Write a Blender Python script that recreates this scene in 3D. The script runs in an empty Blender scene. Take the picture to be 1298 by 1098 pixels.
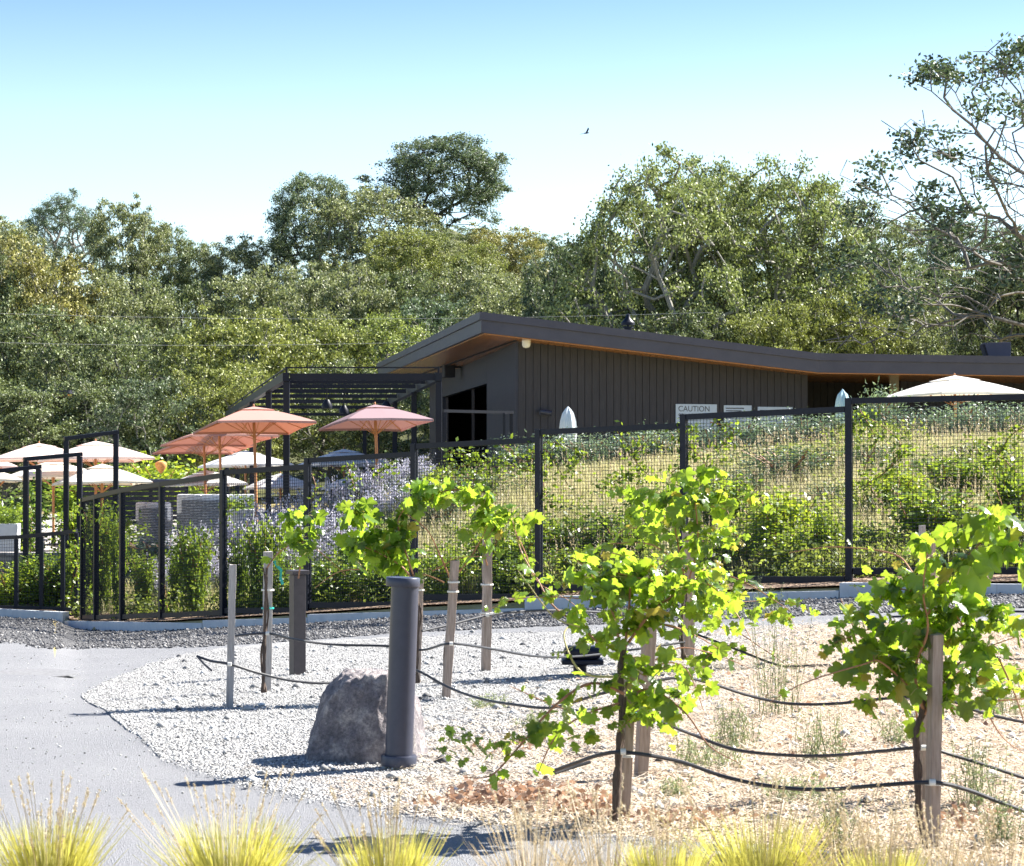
import bpy, math, random
import numpy as np
from mathutils import Vector, Matrix
R = math.radians
scene = bpy.context.scene
col = scene.collection
EYE = 1.74
PIT = math.atan(29/2800)
SP, CP = math.sin(PIT), math.cos(PIT)

# ------------------------------------------------------------ terrain
FU = np.array([-120, 70, 90, 105, 122, 155, 205, 283, 390, 525, 683, 867, 1076, 1310, 1560, 1830.])
FY = np.array([42.5, 40.9, 40.4, 39.8, 38.4, 37.0, 35.4, 33.6, 32.4, 31.2, 29.9, 28.5, 27.4, 27.0, 27.0, 27.2])
FV = np.array([777, 784, 795, 797, 798, 799, 798, 794, 788, 779, 771, 761, 753, 747, 746, 746.])   # pixel row of the ground along the fence
FZ = EYE - (FV - 578) * FY / 2800
def up_of(a): return 649 + 2800 * a
def smooth(t):
    t = np.clip(t, 0, 1); return t * t * (3 - 2 * t)
def h(x, y):
    x = np.asarray(x, float); y = np.asarray(y, float)
    yy = np.maximum(y, 1.0)
    a = np.clip(x / yy, -0.34, 0.40)
    u = up_of(a)
    yf = np.interp(u, FU, FY); zf = np.interp(u, FU, FZ)
    yt = np.interp(u, [0, 330, 430, 520, 700, 900, 1100], [47, 47, 46, 44, 43, 42, 41])
    zt = np.interp(u, [0, 330, 430, 520, 600, 700, 900, 1100, 1298], [-.35, -.35, .25, 1.1, 1.25, 1.45, 1.7, 1.9, 2.0])
    z = np.where(y < 14, 0, zf * np.clip((y - 14) / (yf - 14), 0, 1))
    s = np.clip((y - yf - .6) / (yt - yf - .6), 0, 1)
    z = np.where(y > yf - .95, z + .13 * np.clip((y - yf + .95) / .06, 0, 1), z)
    z = np.where(y > yf, zf + .13 + (zt - zf - .13) * (.55 * s + .45 * smooth(s)), z)
    flat = np.interp(u, [0, 430, 600, 1298], [-.35, -.1, 1.2, 1.7])
    z = np.where(y > yt, zt + (flat - zt) * smooth((y - yt - 1) / 5), z)
    hill = np.interp(y, [78, 90, 100, 112, 126, 150, 200, 260, 400], [0, .4, 1.1, 2.4, 5.2, 13.6, 20, 23, 23])
    m = np.interp(u, [-100, 60, 240, 400, 565, 700, 900, 1100, 1298], [.85, .88, .66, .92, 1.08, .80, .72, .72, .72])
    return z + hill * m
def hh(x, y): return float(h(x, y))
def P(u, v, y):
    du, dv = u - 649, 549 - v
    dx, dy, dz = du, 2800 * CP - dv * SP, 2800 * SP + dv * CP
    k = y / dy
    return Vector((dx * k, y, EYE + dz * k))
def G(u, v):
    y = 3.0
    while y < 120:
        p = P(u, v, y)
        if p.z <= hh(p.x, p.y): break
        y += .15
    lo, hi = y - .15, y
    for _ in range(12):
        m = (lo + hi) / 2; p = P(u, v, m)
        if p.z <= hh(p.x, p.y): hi = m
        else: lo = m
    p = P(u, v, hi); p.z = hh(p.x, p.y)
    return p

# ------------------------------------------------------------ materials
def newmat(name):
    m = bpy.data.materials.new(name); m.use_nodes = True
    nt = m.node_tree; nt.nodes.clear()
    return m, nt
def N(nt, t, **kw):
    n = nt.nodes.new(t)
    for k, v in kw.items():
        if hasattr(n, k): setattr(n, k, v)
        else: n.inputs[k].default_value = v
    return n
def ramp(nt, stops, fac):
    r = nt.nodes.new('ShaderNodeValToRGB'); e = r.color_ramp.elements
    while len(e) > 1: e.remove(e[-1])
    e[0].position = stops[0][0]; e[0].color = (*stops[0][1], 1)
    for p, c in stops[1:]:
        n = e.new(p); n.color = (*c, 1)
    nt.links.new(fac, r.inputs[0]); return r.outputs[0]
def noise(nt, scale, detail=4, rough=.6, vec=None):
    n = N(nt, 'ShaderNodeTexNoise'); n.inputs['Scale'].default_value = scale
    n.inputs['Detail'].default_value = detail; n.inputs['Roughness'].default_value = rough
    if vec is not None: nt.links.new(vec, n.inputs['Vector'])
    return n.outputs[0]
def geo_pos(nt): return nt.nodes.new('ShaderNodeNewGeometry').outputs['Position']
def mixc(nt, fac, a, b, mode='MIX'):
    m = nt.nodes.new('ShaderNodeMix'); m.data_type = 'RGBA'; m.blend_type = mode
    for s, v in ((m.inputs[0], fac), (m.inputs[6], a), (m.inputs[7], b)):
        if hasattr(v, 'node'): nt.links.new(v, s)
        elif isinstance(v, (int, float)): s.default_value = v
        else: s.default_value = (*v, 1)
    return m.outputs[2]
def finish(nt, color, rough=.6, metal=0, bump=None, bstr=.3, bdist=.01, spec=.5, shader=None):
    out = nt.nodes.new('ShaderNodeOutputMaterial')
    p = nt.nodes.new('ShaderNodeBsdfPrincipled')
    if hasattr(color, 'node'): nt.links.new(color, p.inputs['Base Color'])
    else: p.inputs['Base Color'].default_value = (*color, 1)
    if hasattr(rough, 'node'): nt.links.new(rough, p.inputs['Roughness'])
    else: p.inputs['Roughness'].default_value = rough
    p.inputs['Metallic'].default_value = metal
    p.inputs['Specular IOR Level'].default_value = spec
    if bump is not None:
        b = nt.nodes.new('ShaderNodeBump'); b.inputs['Strength'].default_value = bstr
        b.inputs['Distance'].default_value = bdist
        nt.links.new(bump, b.inputs['Height']); nt.links.new(b.outputs[0], p.inputs['Normal'])
    nt.links.new(p.outputs[0], out.inputs[0])
    return p
def varied(name, c1, c2, scale=8, rough=.6, metal=0, bstr=.2, bdist=.004, spec=.5, stretch=None):
    m, nt = newmat(name)
    tc = nt.nodes.new('ShaderNodeTexCoord').outputs['Object']
    if stretch:
        mp = nt.nodes.new('ShaderNodeMapping'); mp.inputs['Scale'].default_value = stretch
        nt.links.new(tc, mp.inputs[0]); tc = mp.outputs[0]
    n = noise(nt, scale, 6, .65, tc)
    c = ramp(nt, [(.3, c1), (.7, c2)], n)
    finish(nt, c, rough, metal, n, bstr, bdist, spec); return m
def leafmat(name, dark, light, trans, tw=.45, rough=.45, objcol=False, spec=.4, rust=None):
    m, nt = newmat(name)
    g = nt.nodes.new('ShaderNodeNewGeometry'); rnd = g.outputs['Random Per Island']
    stops = [(0, dark), (.35, tuple(.75*d_ + .25*l_ for d_, l_ in zip(dark, light))), (.85, light)]
    if rust: stops += [(.97, light), (.985, rust)]
    c = ramp(nt, stops, rnd)
    t = ramp(nt, [(0, tuple(x * .5 for x in trans)), (.9, trans)] + ([(.985, rust)] if rust else []), rnd)
    if objcol:
        oi = nt.nodes.new('ShaderNodeObjectInfo').outputs['Color']
        c = mixc(nt, 1.0, c, oi, 'MULTIPLY'); t = mixc(nt, 1.0, t, oi, 'MULTIPLY')
    p = nt.nodes.new('ShaderNodeBsdfPrincipled'); p.inputs['Roughness'].default_value = rough
    p.inputs['Specular IOR Level'].default_value = spec
    nt.links.new(c, p.inputs['Base Color'])
    tr = nt.nodes.new('ShaderNodeBsdfTranslucent'); nt.links.new(t, tr.inputs[0])
    ms = nt.nodes.new('ShaderNodeMixShader'); ms.inputs[0].default_value = tw
    out = nt.nodes.new('ShaderNodeOutputMaterial')
    nt.links.new(p.outputs[0], ms.inputs[1]); nt.links.new(tr.outputs[0], ms.inputs[2]); nt.links.new(ms.outputs[0], out.inputs[0])
    return m
M = {}
M['black_steel'] = varied('black_steel', (.008, .010, .019), (.014, .017, .029), 30, .45, 0, .05, .001, spec=.25)
M['bollard_steel'] = varied('bollard_steel', (.034, .039, .066), (.044, .049, .078), 18, .42, .1, .06, .001)
M['bronze_steel'] = varied('bronze_steel', (.04, .033, .036), (.06, .05, .054), 18, .5, .1, .06, .001)
M['fascia'] = varied('fascia_metal', (.052, .052, .078), (.070, .070, .100), 3, .5, .1, .05, .001, spec=.4)
M['siding'] = varied('siding_boards', (.025, .026, .036), (.043, .043, .057), 5, .75, 0, .3, .006, stretch=(6, 6, .5))
M['dark_inside'] = varied('dark_interior', (.02, .02, .024), (.035, .033, .035), 3, .8)
M['soffit'] = varied('soffit_cedar', (.30, .125, .042), (.44, .20, .075), 4, .25, 0, .1, .002, stretch=(8, .6, 1))
M['stake'] = varied('weathered_wood', (.23, .165, .125), (.44, .35, .29), 9, .85, 0, .5, .004, stretch=(7, 7, .6))
M['stake_grey'] = varied('grey_wood', (.26, .235, .22), (.45, .42, .40), 9, .85, 0, .5, .004, stretch=(7, 7, .6))
M['pole_wood'] = varied('teak_pole', (.42, .17, .06), (.58, .27, .11), 8, .5, 0, .1, .002, stretch=(5, 5, .5))
M['hose'] = varied('black_hose', (.014, .015, .02), (.03, .031, .038), 20, .5, 0, .1, .001)
M['concrete'] = varied('kerb_concrete', (.50, .52, .55), (.62, .64, .66), 6, .85, 0, .3, .003)
M['teal'] = varied('teal_tape', (.01, .30, .26), (.02, .42, .36), 20, .5)
M['white_tie'] = varied('pale_tie', (.6, .58, .52), (.75, .73, .68), 20, .6)
M['bark'] = varied('oak_bark', (.085, .075, .065), (.24, .22, .19), 5, .9, 0, .6, .03, stretch=(3, 3, .7))
M['bark_dark'] = varied('dark_oak_bark', (.02, .018, .018), (.05, .045, .04), 5, .9, 0, .6, .03, stretch=(3, 3, .7))
M['bark_pale'] = varied('pale_lichen_bark', (.15, .14, .12), (.40, .38, .33), 6, .9, 0, .6, .03, stretch=(3, 3, .7))
M['cane'] = varied('vine_cane', (.25, .10, .05), (.46, .23, .11), 12, .6, 0, .3, .002, stretch=(4, 4, .5))
M['cane_green'] = varied('green_cane', (.35, .34, .10), (.52, .40, .16), 12, .6)
M['vine_wood'] = varied('vine_trunk_bark', (.045, .03, .024), (.17, .12, .09), 26, .95, 0, 1.0, .01, stretch=(5, 5, .5))
M['white_metal'] = varied('pale_sign', (.42, .52, .68), (.48, .57, .72), 4, .4)
M['lettering'] = varied('dark_lettering', (.03, .035, .06), (.04, .045, .07), 4, .5)
M['white'] = varied('white_plastic', (.72, .73, .74), (.8, .8, .8), 6, .4)
M['cushion'] = varied('white_cushion', (.74, .75, .78), (.82, .82, .84), 6, .9)
M['closed_cloth'] = varied('closed_umbrella_cloth', (.62, .68, .72), (.78, .80, .82), 6, .9, stretch=(6, 6, .4))
M['closed_blue'] = varied('blue_umbrella_cloth', (.28, .52, .62), (.62, .74, .78), 8, .9, stretch=(6, 6, .4))
M['lantern'] = varied('lantern_paper', (.50, .20, .05), (.72, .36, .12), 12, .7)
M['lilac'] = leafmat('lavender_flower', (.54, .53, .63), (.84, .83, .90), (.5, .45, .62), .3)
M['sage_stem'] = leafmat('grey_stem', (.20, .24, .17), (.36, .40, .30), (.3, .36, .2), .25)
M['leaf_oak'] = leafmat('oak_leaves', (.022, .036, .015), (.40, .43, .25), (.30, .35, .11), .22, .5, True, .3)
M['leaf_grape'] = leafmat('grape_leaves', (.012, .050, .014), (.13, .24, .035), (.52, .74, .05), .52, .30, False, .6, rust=(.40, .33, .05))
M['leaf_shrub'] = leafmat('shrub_leaves', (.07, .12, .025), (.17, .23, .055), (.36, .44, .06), .45, .4, True, .5)
M['leaf_olive'] = leafmat('silver_leaves', (.14, .19, .13), (.36, .42, .36), (.26, .34, .16), .3, .4, True, .5)
M['blade_green'] = leafmat('tuft_blades', (.38, .38, .07), (.74, .68, .30), (.74, .70, .14), .5, .5)
M['blade_tan'] = leafmat('seed_stalks', (.56, .47, .32), (.80, .72, .54), (.66, .52, .30), .4, .6)
M['meadow_blade'] = leafmat('meadow_blades', (.17, .20, .06), (.74, .68, .42), (.66, .62, .30), .45, .6)
M['cover'] = leafmat('ground_cover_leaves', (.05, .09, .02), (.20, .26, .07), (.42, .50, .08), .45, .45)
M['weed'] = leafmat('weed_leaves', (.16, .20, .10), (.34, .38, .22), (.36, .42, .16), .4, .6)
M['dead_leaf'] = leafmat('fallen_leaves', (.28, .18, .13), (.60, .46, .34), (.45, .25, .15), .3, .7)
M['straw'] = leafmat('straw_stalks', (.50, .40, .29), (.80, .72, .58), (.6, .46, .3), .2, .7)
M['grape'] = varied('green_grapes', (.40, .46, .12), (.55, .6, .2), 12, .35)

def fabric(name, c1, t1):
    m, nt = newmat(name)
    tc = nt.nodes.new('ShaderNodeTexCoord').outputs['Object']
    n = noise(nt, 1.3, 3, .5, tc)
    c = ramp(nt, [(.3, tuple(x * .93 for x in c1)), (.7, c1)], n)
    p = nt.nodes.new('ShaderNodeBsdfPrincipled'); p.inputs['Roughness'].default_value = .85
    nt.links.new(c, p.inputs['Base Color'])
    tr = nt.nodes.new('ShaderNodeBsdfTranslucent'); tr.inputs[0].default_value = (*t1, 1)
    ms = nt.nodes.new('ShaderNodeMixShader'); ms.inputs[0].default_value = .2
    out = nt.nodes.new('ShaderNodeOutputMaterial')
    nt.links.new(p.outputs[0], ms.inputs[1]); nt.links.new(tr.outputs[0], ms.inputs[2]); nt.links.new(ms.outputs[0], out.inputs[0])
    return m
M['salmon'] = fabric('salmon_canvas', (.46, .26, .22), (.48, .16, .10))
M['mauve'] = fabric('dusky_pink_canvas', (.31, .21, .23), (.32, .14, .13))
M['pinkish'] = fabric('pale_pink_canvas', (.86, .72, .65), (.85, .5, .4))
M['cream'] = fabric('cream_canvas', (.84, .78, .68), (.85, .76, .6))
M['offwhite'] = fabric('white_canvas', (.84, .83, .80), (.8, .78, .72))

M['cover_plate'] = varied('road_cover', (.12, .12, .125), (.22, .22, .225), 30, .9, 0, .5, .004)
def ground_mats():
    m, nt = newmat('meadow_soil'); pos = geo_pos(nt)
    n = noise(nt, .45, 5, .6, pos); n2 = noise(nt, 9, 5, .7, pos)
    c = ramp(nt, [(.3, (.20, .20, .07)), (.5, (.44, .36, .17)), (.7, (.52, .43, .23))], n)
    c = mixc(nt, .5, c, ramp(nt, [(.3, (.5, .5, .5)), (.7, (1, 1, 1))], n2), 'MULTIPLY')
    finish(nt, c, .95, 0, n2, .6, .05, .1); M['soil'] = m
    m, nt = newmat('asphalt'); pos = geo_pos(nt)
    v = nt.nodes.new('ShaderNodeTexVoronoi'); v.inputs['Scale'].default_value = 130; nt.links.new(pos, v.inputs[0])
    n = noise(nt, 60, 4, .8, pos); n2 = noise(nt, .8, 4, .6, pos); n3 = noise(nt, 230, 2, .9, pos)
    c = ramp(nt, [(.2, (.22, .222, .230)), (.8, (.37, .372, .380))], n)
    c = mixc(nt, .45, c, ramp(nt, [(.3, (.72, .73, .76)), (.7, (1, 1, 1))], n2), 'MULTIPLY')
    c = mixc(nt, .5, c, ramp(nt, [(.38, (.35, .35, .38)), (.6, (1.15, 1.15, 1.15))], n3), 'MULTIPLY')
    finish(nt, c, .9, 0, v.outputs[0], .9, .012, .2); M['asphalt'] = m
    def gravel(name, tones, straw=False):
        m, nt = newmat(name); pos = geo_pos(nt)
        v = nt.nodes.new('ShaderNodeTexVoronoi'); v.inputs['Scale'].default_value = 60; nt.links.new(pos, v.inputs[0])
        sep = nt.nodes.new('ShaderNodeSeparateColor'); nt.links.new(v.outputs['Color'], sep.inputs[0])
        c = ramp(nt, tones, sep.outputs[0])
        n = noise(nt, 1.1, 5, .65, pos)
        c = mixc(nt, .6, c, ramp(nt, [(.3, (.70, .70, .72)), (.7, (1, 1, 1))], n), 'MULTIPLY')
        if straw:
            s = nt.nodes.new('ShaderNodeSeparateXYZ'); nt.links.new(pos, s.inputs[0])
            # straw lies on the side of the vine rows
            a = nt.nodes.new('ShaderNodeMath'); a.operation = 'MULTIPLY_ADD'; a.inputs[1].default_value = .55; a.inputs[2].default_value = .55
            nt.links.new(s.outputs[0], a.inputs[0])
            b = nt.nodes.new('ShaderNodeMath'); b.operation = 'MULTIPLY_ADD'; b.inputs[1].default_value = -.16; b.inputs[2].default_value = 2.05
            nt.links.new(s.outputs[1], b.inputs[0])
            ad = nt.nodes.new('ShaderNodeMath'); ad.operation = 'ADD'; nt.links.new(a.outputs[0], ad.inputs[0]); nt.links.new(b.outputs[0], ad.inputs[1])
            n4 = noise(nt, 1.6, 6, .7, pos)
            ad2 = nt.nodes.new('ShaderNodeMath'); ad2.operation = 'MULTIPLY_ADD'; ad2.inputs[1].default_value = 2.6
            nt.links.new(n4, ad2.inputs[0]); 
            sb = nt.nodes.new('ShaderNodeMath'); sb.operation = 'SUBTRACT'; sb.inputs[1].default_value = 1.35; nt.links.new(ad.outputs[0], sb.inputs[0]); nt.links.new(sb.outputs[0], ad2.inputs[2])
            cl = nt.nodes.new('ShaderNodeClamp'); nt.links.new(ad2.outputs[0], cl.inputs[0])
            mp = nt.nodes.new('ShaderNodeMapping'); mp.inputs['Scale'].default_value = (18, 70, 30); mp.inputs['Rotation'].default_value = (0, 0, .5); nt.links.new(pos, mp.inputs[0])
            n5 = noise(nt, 1, 6, .8, mp.outputs[0])
            sc = ramp(nt, [(.25, (.20, .13, .09)), (.42, (.40, .29, .20)), (.70, (.62, .50, .38))], n5)
            c = mixc(nt, cl.outputs[0], c, sc)
        finish(nt, c, .9, 0, v.outputs['Distance'], 1.0, .03, .2); return m
    M['gravel'] = gravel('pale_gravel', [(0, (.16, .16, .165)), (.35, (.36, .355, .345)), (.7, (.54, .53, .515)), (1, (.70, .69, .67))], True)
    M['verge'] = gravel('verge_gravel', [(0, (.05, .05, .055)), (.4, (.12, .12, .125)), (.8, (.20, .20, .20)), (1, (.32, .31, .31))])
    m, nt = newmat('mulch'); pos = geo_pos(nt)
    v = nt.nodes.new('ShaderNodeTexVoronoi'); v.inputs['Scale'].default_value = 22; nt.links.new(pos, v.inputs[0])
    sep = nt.nodes.new('ShaderNodeSeparateColor'); nt.links.new(v.outputs['Color'], sep.inputs[0])
    c = ramp(nt, [(0, (.07, .045, .03)), (.6, (.22, .15, .11)), (1, (.5, .38, .28))], sep.outputs[0])
    finish(nt, c, .95, 0, v.outputs['Distance'], 1, .04, .1); M['mulch'] = m
    m, nt = newmat('patio_stone'); pos = geo_pos(nt)
    b = nt.nodes.new('ShaderNodeTexBrick'); b.inputs['Scale'].default_value = 1.2
    b.inputs['Color1'].default_value = (.40, .37, .34, 1); b.inputs['Color2'].default_value = (.46, .43, .39, 1); b.inputs['Mortar'].default_value = (.2, .19, .18, 1); b.inputs['Mortar Size'].default_value = .012
    nt.links.new(pos, b.inputs[0]); finish(nt, b.outputs[0], .8); M['patio'] = m
    m, nt = newmat('forest_soil'); pos = geo_pos(nt)
    n = noise(nt, .3, 6, .6, pos); c = ramp(nt, [(.3, (.05, .06, .03)), (.7, (.14, .14, .06))], n)
    finish(nt, c, .95, 0, n, .5, .3, .1); M['forest'] = m
    m, nt = newmat('granite'); tc = nt.nodes.new('ShaderNodeTexCoord').outputs['Object']
    n = noise(nt, 6.5, 10, .78, tc); n2 = noise(nt, 45, 6, .85, tc); n3 = noise(nt, 1.6, 3, .6, tc)
    c = ramp(nt, [(.25, (.09, .085, .10)), (.42, (.25, .235, .25)), (.52, (.38, .35, .36)), (.62, (.70, .65, .62))], n)
    c = mixc(nt, .55, c, ramp(nt, [(.38, (.25, .24, .27)), (.56, (1.05, 1.0, 1.0))], n2), 'MULTIPLY')
    c = mixc(nt, ramp(nt, [(.56, (0, 0, 0)), (.70, (.25, .25, .25))], n3), c, (.48, .33, .25))
    ad = nt.nodes.new('ShaderNodeMath'); ad.operation = 'MULTIPLY_ADD'; ad.inputs[1].default_value = .35
    nt.links.new(n2, ad.inputs[0]); nt.links.new(n, ad.inputs[2])
    finish(nt, c, .85, 0, ad.outputs[0], 1.0, .06, .3); M['rock'] = m
    m, nt = newmat('wicker'); tc = nt.nodes.new('ShaderNodeTexCoord').outputs['Object']
    w = nt.nodes.new('ShaderNodeTexWave'); w.bands_direction = 'Z'; w.inputs['Scale'].default_value = 5.5; w.inputs['Distortion'].default_value = 5; w.inputs['Detail Scale'].default_value = 4; nt.links.new(tc, w.inputs[0])
    c = ramp(nt, [(.2, (.15, .17, .20)), (.7, (.34, .37, .42))], w.outputs[0])
    finish(nt, c, .7, 0, w.outputs[0], .8, .03); M['wicker'] = m
    m, nt = newmat('stone_wall'); tc = nt.nodes.new('ShaderNodeTexCoord').outputs['Object']
    b = nt.nodes.new('ShaderNodeTexBrick'); b.inputs['Scale'].default_value = 1.6; mp = nt.nodes.new('ShaderNodeMapping'); mp.inputs['Rotation'].default_value = (math.pi/2, 0, 0)
    nt.links.new(tc, mp.inputs[0]); nt.links.new(mp.outputs[0], b.inputs[0])
    b.inputs['Color1'].default_value = (.26, .24, .23, 1); b.inputs['Color2'].default_value = (.38, .35, .33, 1); b.inputs['Mortar'].default_value = (.12, .11, .11, 1)
    finish(nt, b.outputs[0], .9, 0, b.outputs[1], .4, .02); M['stone'] = m
ground_mats()

# ------------------------------------------------------------ mesh helpers
class MB:
    def __init__(s): s.v = []; s.f = []
    def quadbox(s, p8):
        b = len(s.v); s.v += [tuple(p) for p in p8]
        s.f += [(b, b+3, b+2, b+1), (b+4, b+5, b+6, b+7), (b, b+1, b+5, b+4), (b+1, b+2, b+6, b+5), (b+2, b+3, b+7, b+6), (b+3, b, b+4, b+7)]
        return s
    def box(s, c, d, rz=0):
        ca, sa = math.cos(rz), math.sin(rz); pts = []
        for z in (-.5, .5):
            for x, y in ((-.5, -.5), (.5, -.5), (.5, .5), (-.5, .5)):
                X, Y = x * d[0], y * d[1]
                pts.append((c[0] + X * ca - Y * sa, c[1] + X * sa + Y * ca, c[2] + z * d[2]))
        return s.quadbox(pts)
    def beam(s, a, b, w, t):
        """a bar with a rectangular section from a to b: w across (horizontal), t high"""
        a, b = Vector(a), Vector(b); d = (b - a).normalized()
        up = Vector((0, 0, 1)) if abs(d.z) < .95 else Vector((0, 1, 0))
        sd = d.cross(up).normalized(); u2 = sd.cross(d).normalized()
        pts = []
        for e in (a, b):
            for i, j in ((-1, -1), (1, -1), (1, 1), (-1, 1)):
                pts.append(e + sd * (i * w / 2) + u2 * (j * t / 2))
        return s.quadbox(pts)
    def tube(s, path, rad, n=8, cap=True):
        path = [Vector(p) for p in path]; k = len(path)
        if not isinstance(rad, (list, tuple, np.ndarray)): rad = [rad] * k
        b = len(s.v); prev = None
        for i, p in enumerate(path):
            d = (path[min(i+1, k-1)] - path[max(i-1, 0)])
            d = d.normalized() if d.length > 1e-9 else Vector((0, 0, 1))
            if prev is None:
                ref = Vector((0, 0, 1)) if abs(d.z) < .9 else Vector((1, 0, 0))
                prev = d.cross(ref).normalized()
            else:
                prev = (prev - d * prev.dot(d))
                prev = prev.normalized() if prev.length > 1e-6 else d.orthogonal().normalized()
            q = d.cross(prev)
            for j in range(n):
                t = 2 * math.pi * j / n
                s.v.append(tuple(p + (prev * math.cos(t) + q * math.sin(t)) * rad[i]))
        for i in range(k - 1):
            for j in range(n):
                a0 = b + i*n + j; a1 = b + i*n + (j+1) % n
                s.f.append((a0, a1, a1 + n, a0 + n))
        if cap:
            s.f.append(tuple(b + j for j in reversed(range(n)))); s.f.append(tuple(b + (k-1)*n + j for j in range(n)))
        return s
    def lathe(s, prof, n=24, c=(0, 0, 0)):
        b = len(s.v)
        for r, z in prof:
            for j in range(n):
                t = 2*math.pi*j/n; s.v.append((c[0] + r*math.cos(t), c[1] + r*math.sin(t), c[2] + z))
        for i in range(len(prof)-1):
            for j in range(n):
                a0 = b+i*n+j; a1 = b+i*n+(j+1) % n
                s.f.append((a0, a1, a1+n, a0+n))
        s.f.append(tuple(b + j for j in reversed(range(n)))); s.f.append(tuple(b + (len(prof)-1)*n + j for j in range(n)))
        return s
    def build(s, name, mat, parent=None, smooth=False, bevel=0):
        me = bpy.data.meshes.new(name); me.from_pydata(s.v, [], s.f); me.update()
        if smooth:
            me.polygons.foreach_set('use_smooth', [True] * len(me.polygons))
            try: me.set_sharp_from_angle(angle=R(40))
            except Exception: pass
        return link(name, me, mat, parent, bevel)
def link(name, me, mat, parent=None, bevel=0):
    o = bpy.data.objects.new(name, me); col.objects.link(o)
    if mat is not None: me.materials.append(M[mat] if isinstance(mat, str) else mat)
    if parent is not None: o.parent = parent
    if bevel:
        b = o.modifiers.new('bevel', 'BEVEL'); b.width = bevel; b.segments = 2; b.limit_method = 'ANGLE'
    return o
def np_mesh(name, V, F, mat, parent=None, smooth=False):
    """V (n,3), F (m,k) int"""
    me = bpy.data.meshes.new(name); m, k = F.shape
    me.vertices.add(len(V)); me.vertices.foreach_set('co', np.ascontiguousarray(V, np.float32).ravel())
    me.loops.add(m * k); me.loops.foreach_set('vertex_index', F.astype(np.int32).ravel())
    me.polygons.add(m); me.polygons.foreach_set('loop_start', np.arange(0, m*k, k, dtype=np.int32))
    try: me.polygons.foreach_set('loop_total', np.full(m, k, np.int32))
    except Exception: pass
    if smooth: me.polygons.foreach_set('use_smooth', np.ones(m, bool))
    me.update(calc_edges=True)
    return link(name, me, mat, parent)
def tag(o, label=None, cat=None, group=None, kind=None):
    if label: o['label'] = label
    if cat: o['category'] = cat
    if group: o['group'] = group
    if kind: o['kind'] = kind
    return o
def thing(name, label, cat, loc=(0, 0, 0), rz=0, group=None, scale=None):
    o = bpy.data.objects.new(name, None); col.objects.link(o); o.empty_display_size = .2
    o.location = loc; o.rotation_euler = (0, 0, rz)
    if scale: o.scale = scale
    return tag(o, label, cat, group)
def copy_tree(o, parent=None):
    c = o.copy(); col.objects.link(c)
    if parent is not None: c.parent = parent
    for ch in list(o.children): copy_tree(ch, c)
    return c
def leafquads(C, L, W, rng, lift=0.0):
    n = len(C)
    a = rng.normal(size=(n, 3)); a[:, 2] *= (1 - lift); a /= np.linalg.norm(a, axis=1)[:, None]
    b = rng.normal(size=(n, 3)); b -= a * (a * b).sum(1)[:, None]; b /= np.linalg.norm(b, axis=1)[:, None]
    sc = rng.uniform(.65, 1.3, size=(n, 1))
    V = np.stack([C - a*L*.5*sc, C + b*W*.5*sc, C + a*L*.5*sc, C - b*W*.5*sc], 1).reshape(-1, 3)
    F = np.arange(n*4).reshape(-1, 4)
    return V, F
# ------------------------------------------------------------ ground sheets
def grid_mesh(name, us, ys_of, off, mat, skirt=False):
    """fan grid: each column is a direction from the viewpoint's foot, rows are distances"""
    V = []; F = []; n = None
    for i, u in enumerate(us):
        a = (u - 649) / 2800
        ys = ys_of(u); n = len(ys)
        xs = a * ys; zs = h(xs, ys) + off
        if skirt: zs[0] -= .03; zs[-1] -= .03
        V.append(np.stack([xs, ys, zs], 1))
    V = np.concatenate(V)
    for i in range(len(us) - 1):
        b = np.arange(n - 1) + i * n
        F.append(np.stack([b, b + n, b + n + 1, b + 1], 1))
    o = np_mesh(name, V, np.concatenate(F), mat, smooth=True)
    return tag(o, kind='structure')
yrow = np.concatenate([np.linspace(.5, 14, 20), np.linspace(14.5, 50, 140), np.linspace(51, 83, 50)])
uu = np.concatenate([np.linspace(-3400, -250, 18)[:-1], np.linspace(-250, 1550, 361), np.linspace(1550, 4700, 18)[1:]])
def grows(u):
    yk = float(np.interp(u, FU, FY))
    return np.concatenate([np.linspace(.5, 14, 20), np.linspace(14.5, yk - .965, 90), np.linspace(yk - .885, 50, 70), np.linspace(50.6, 83, 50)])
g = grid_mesh('ground', uu, grows, 0, 'soil')
b = MB(); b.v = [(-40, -60, -.0), (40, -60, -.0), (.72, .5, 0), (-.72, .5, 0)]; b.f = [(0, 1, 2, 3)]
tag(b.build('ground_behind', 'soil'), kind='structure')
uh = np.concatenate([np.linspace(-2400, -250, 14)[:-1], np.linspace(-250, 1550, 120), np.linspace(1550, 3700, 14)[1:]])
grid_mesh('hill', uh, lambda u: np.concatenate([np.linspace(82, 260, 130), np.linspace(265, 1200, 20)]), .02, 'forest')
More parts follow.
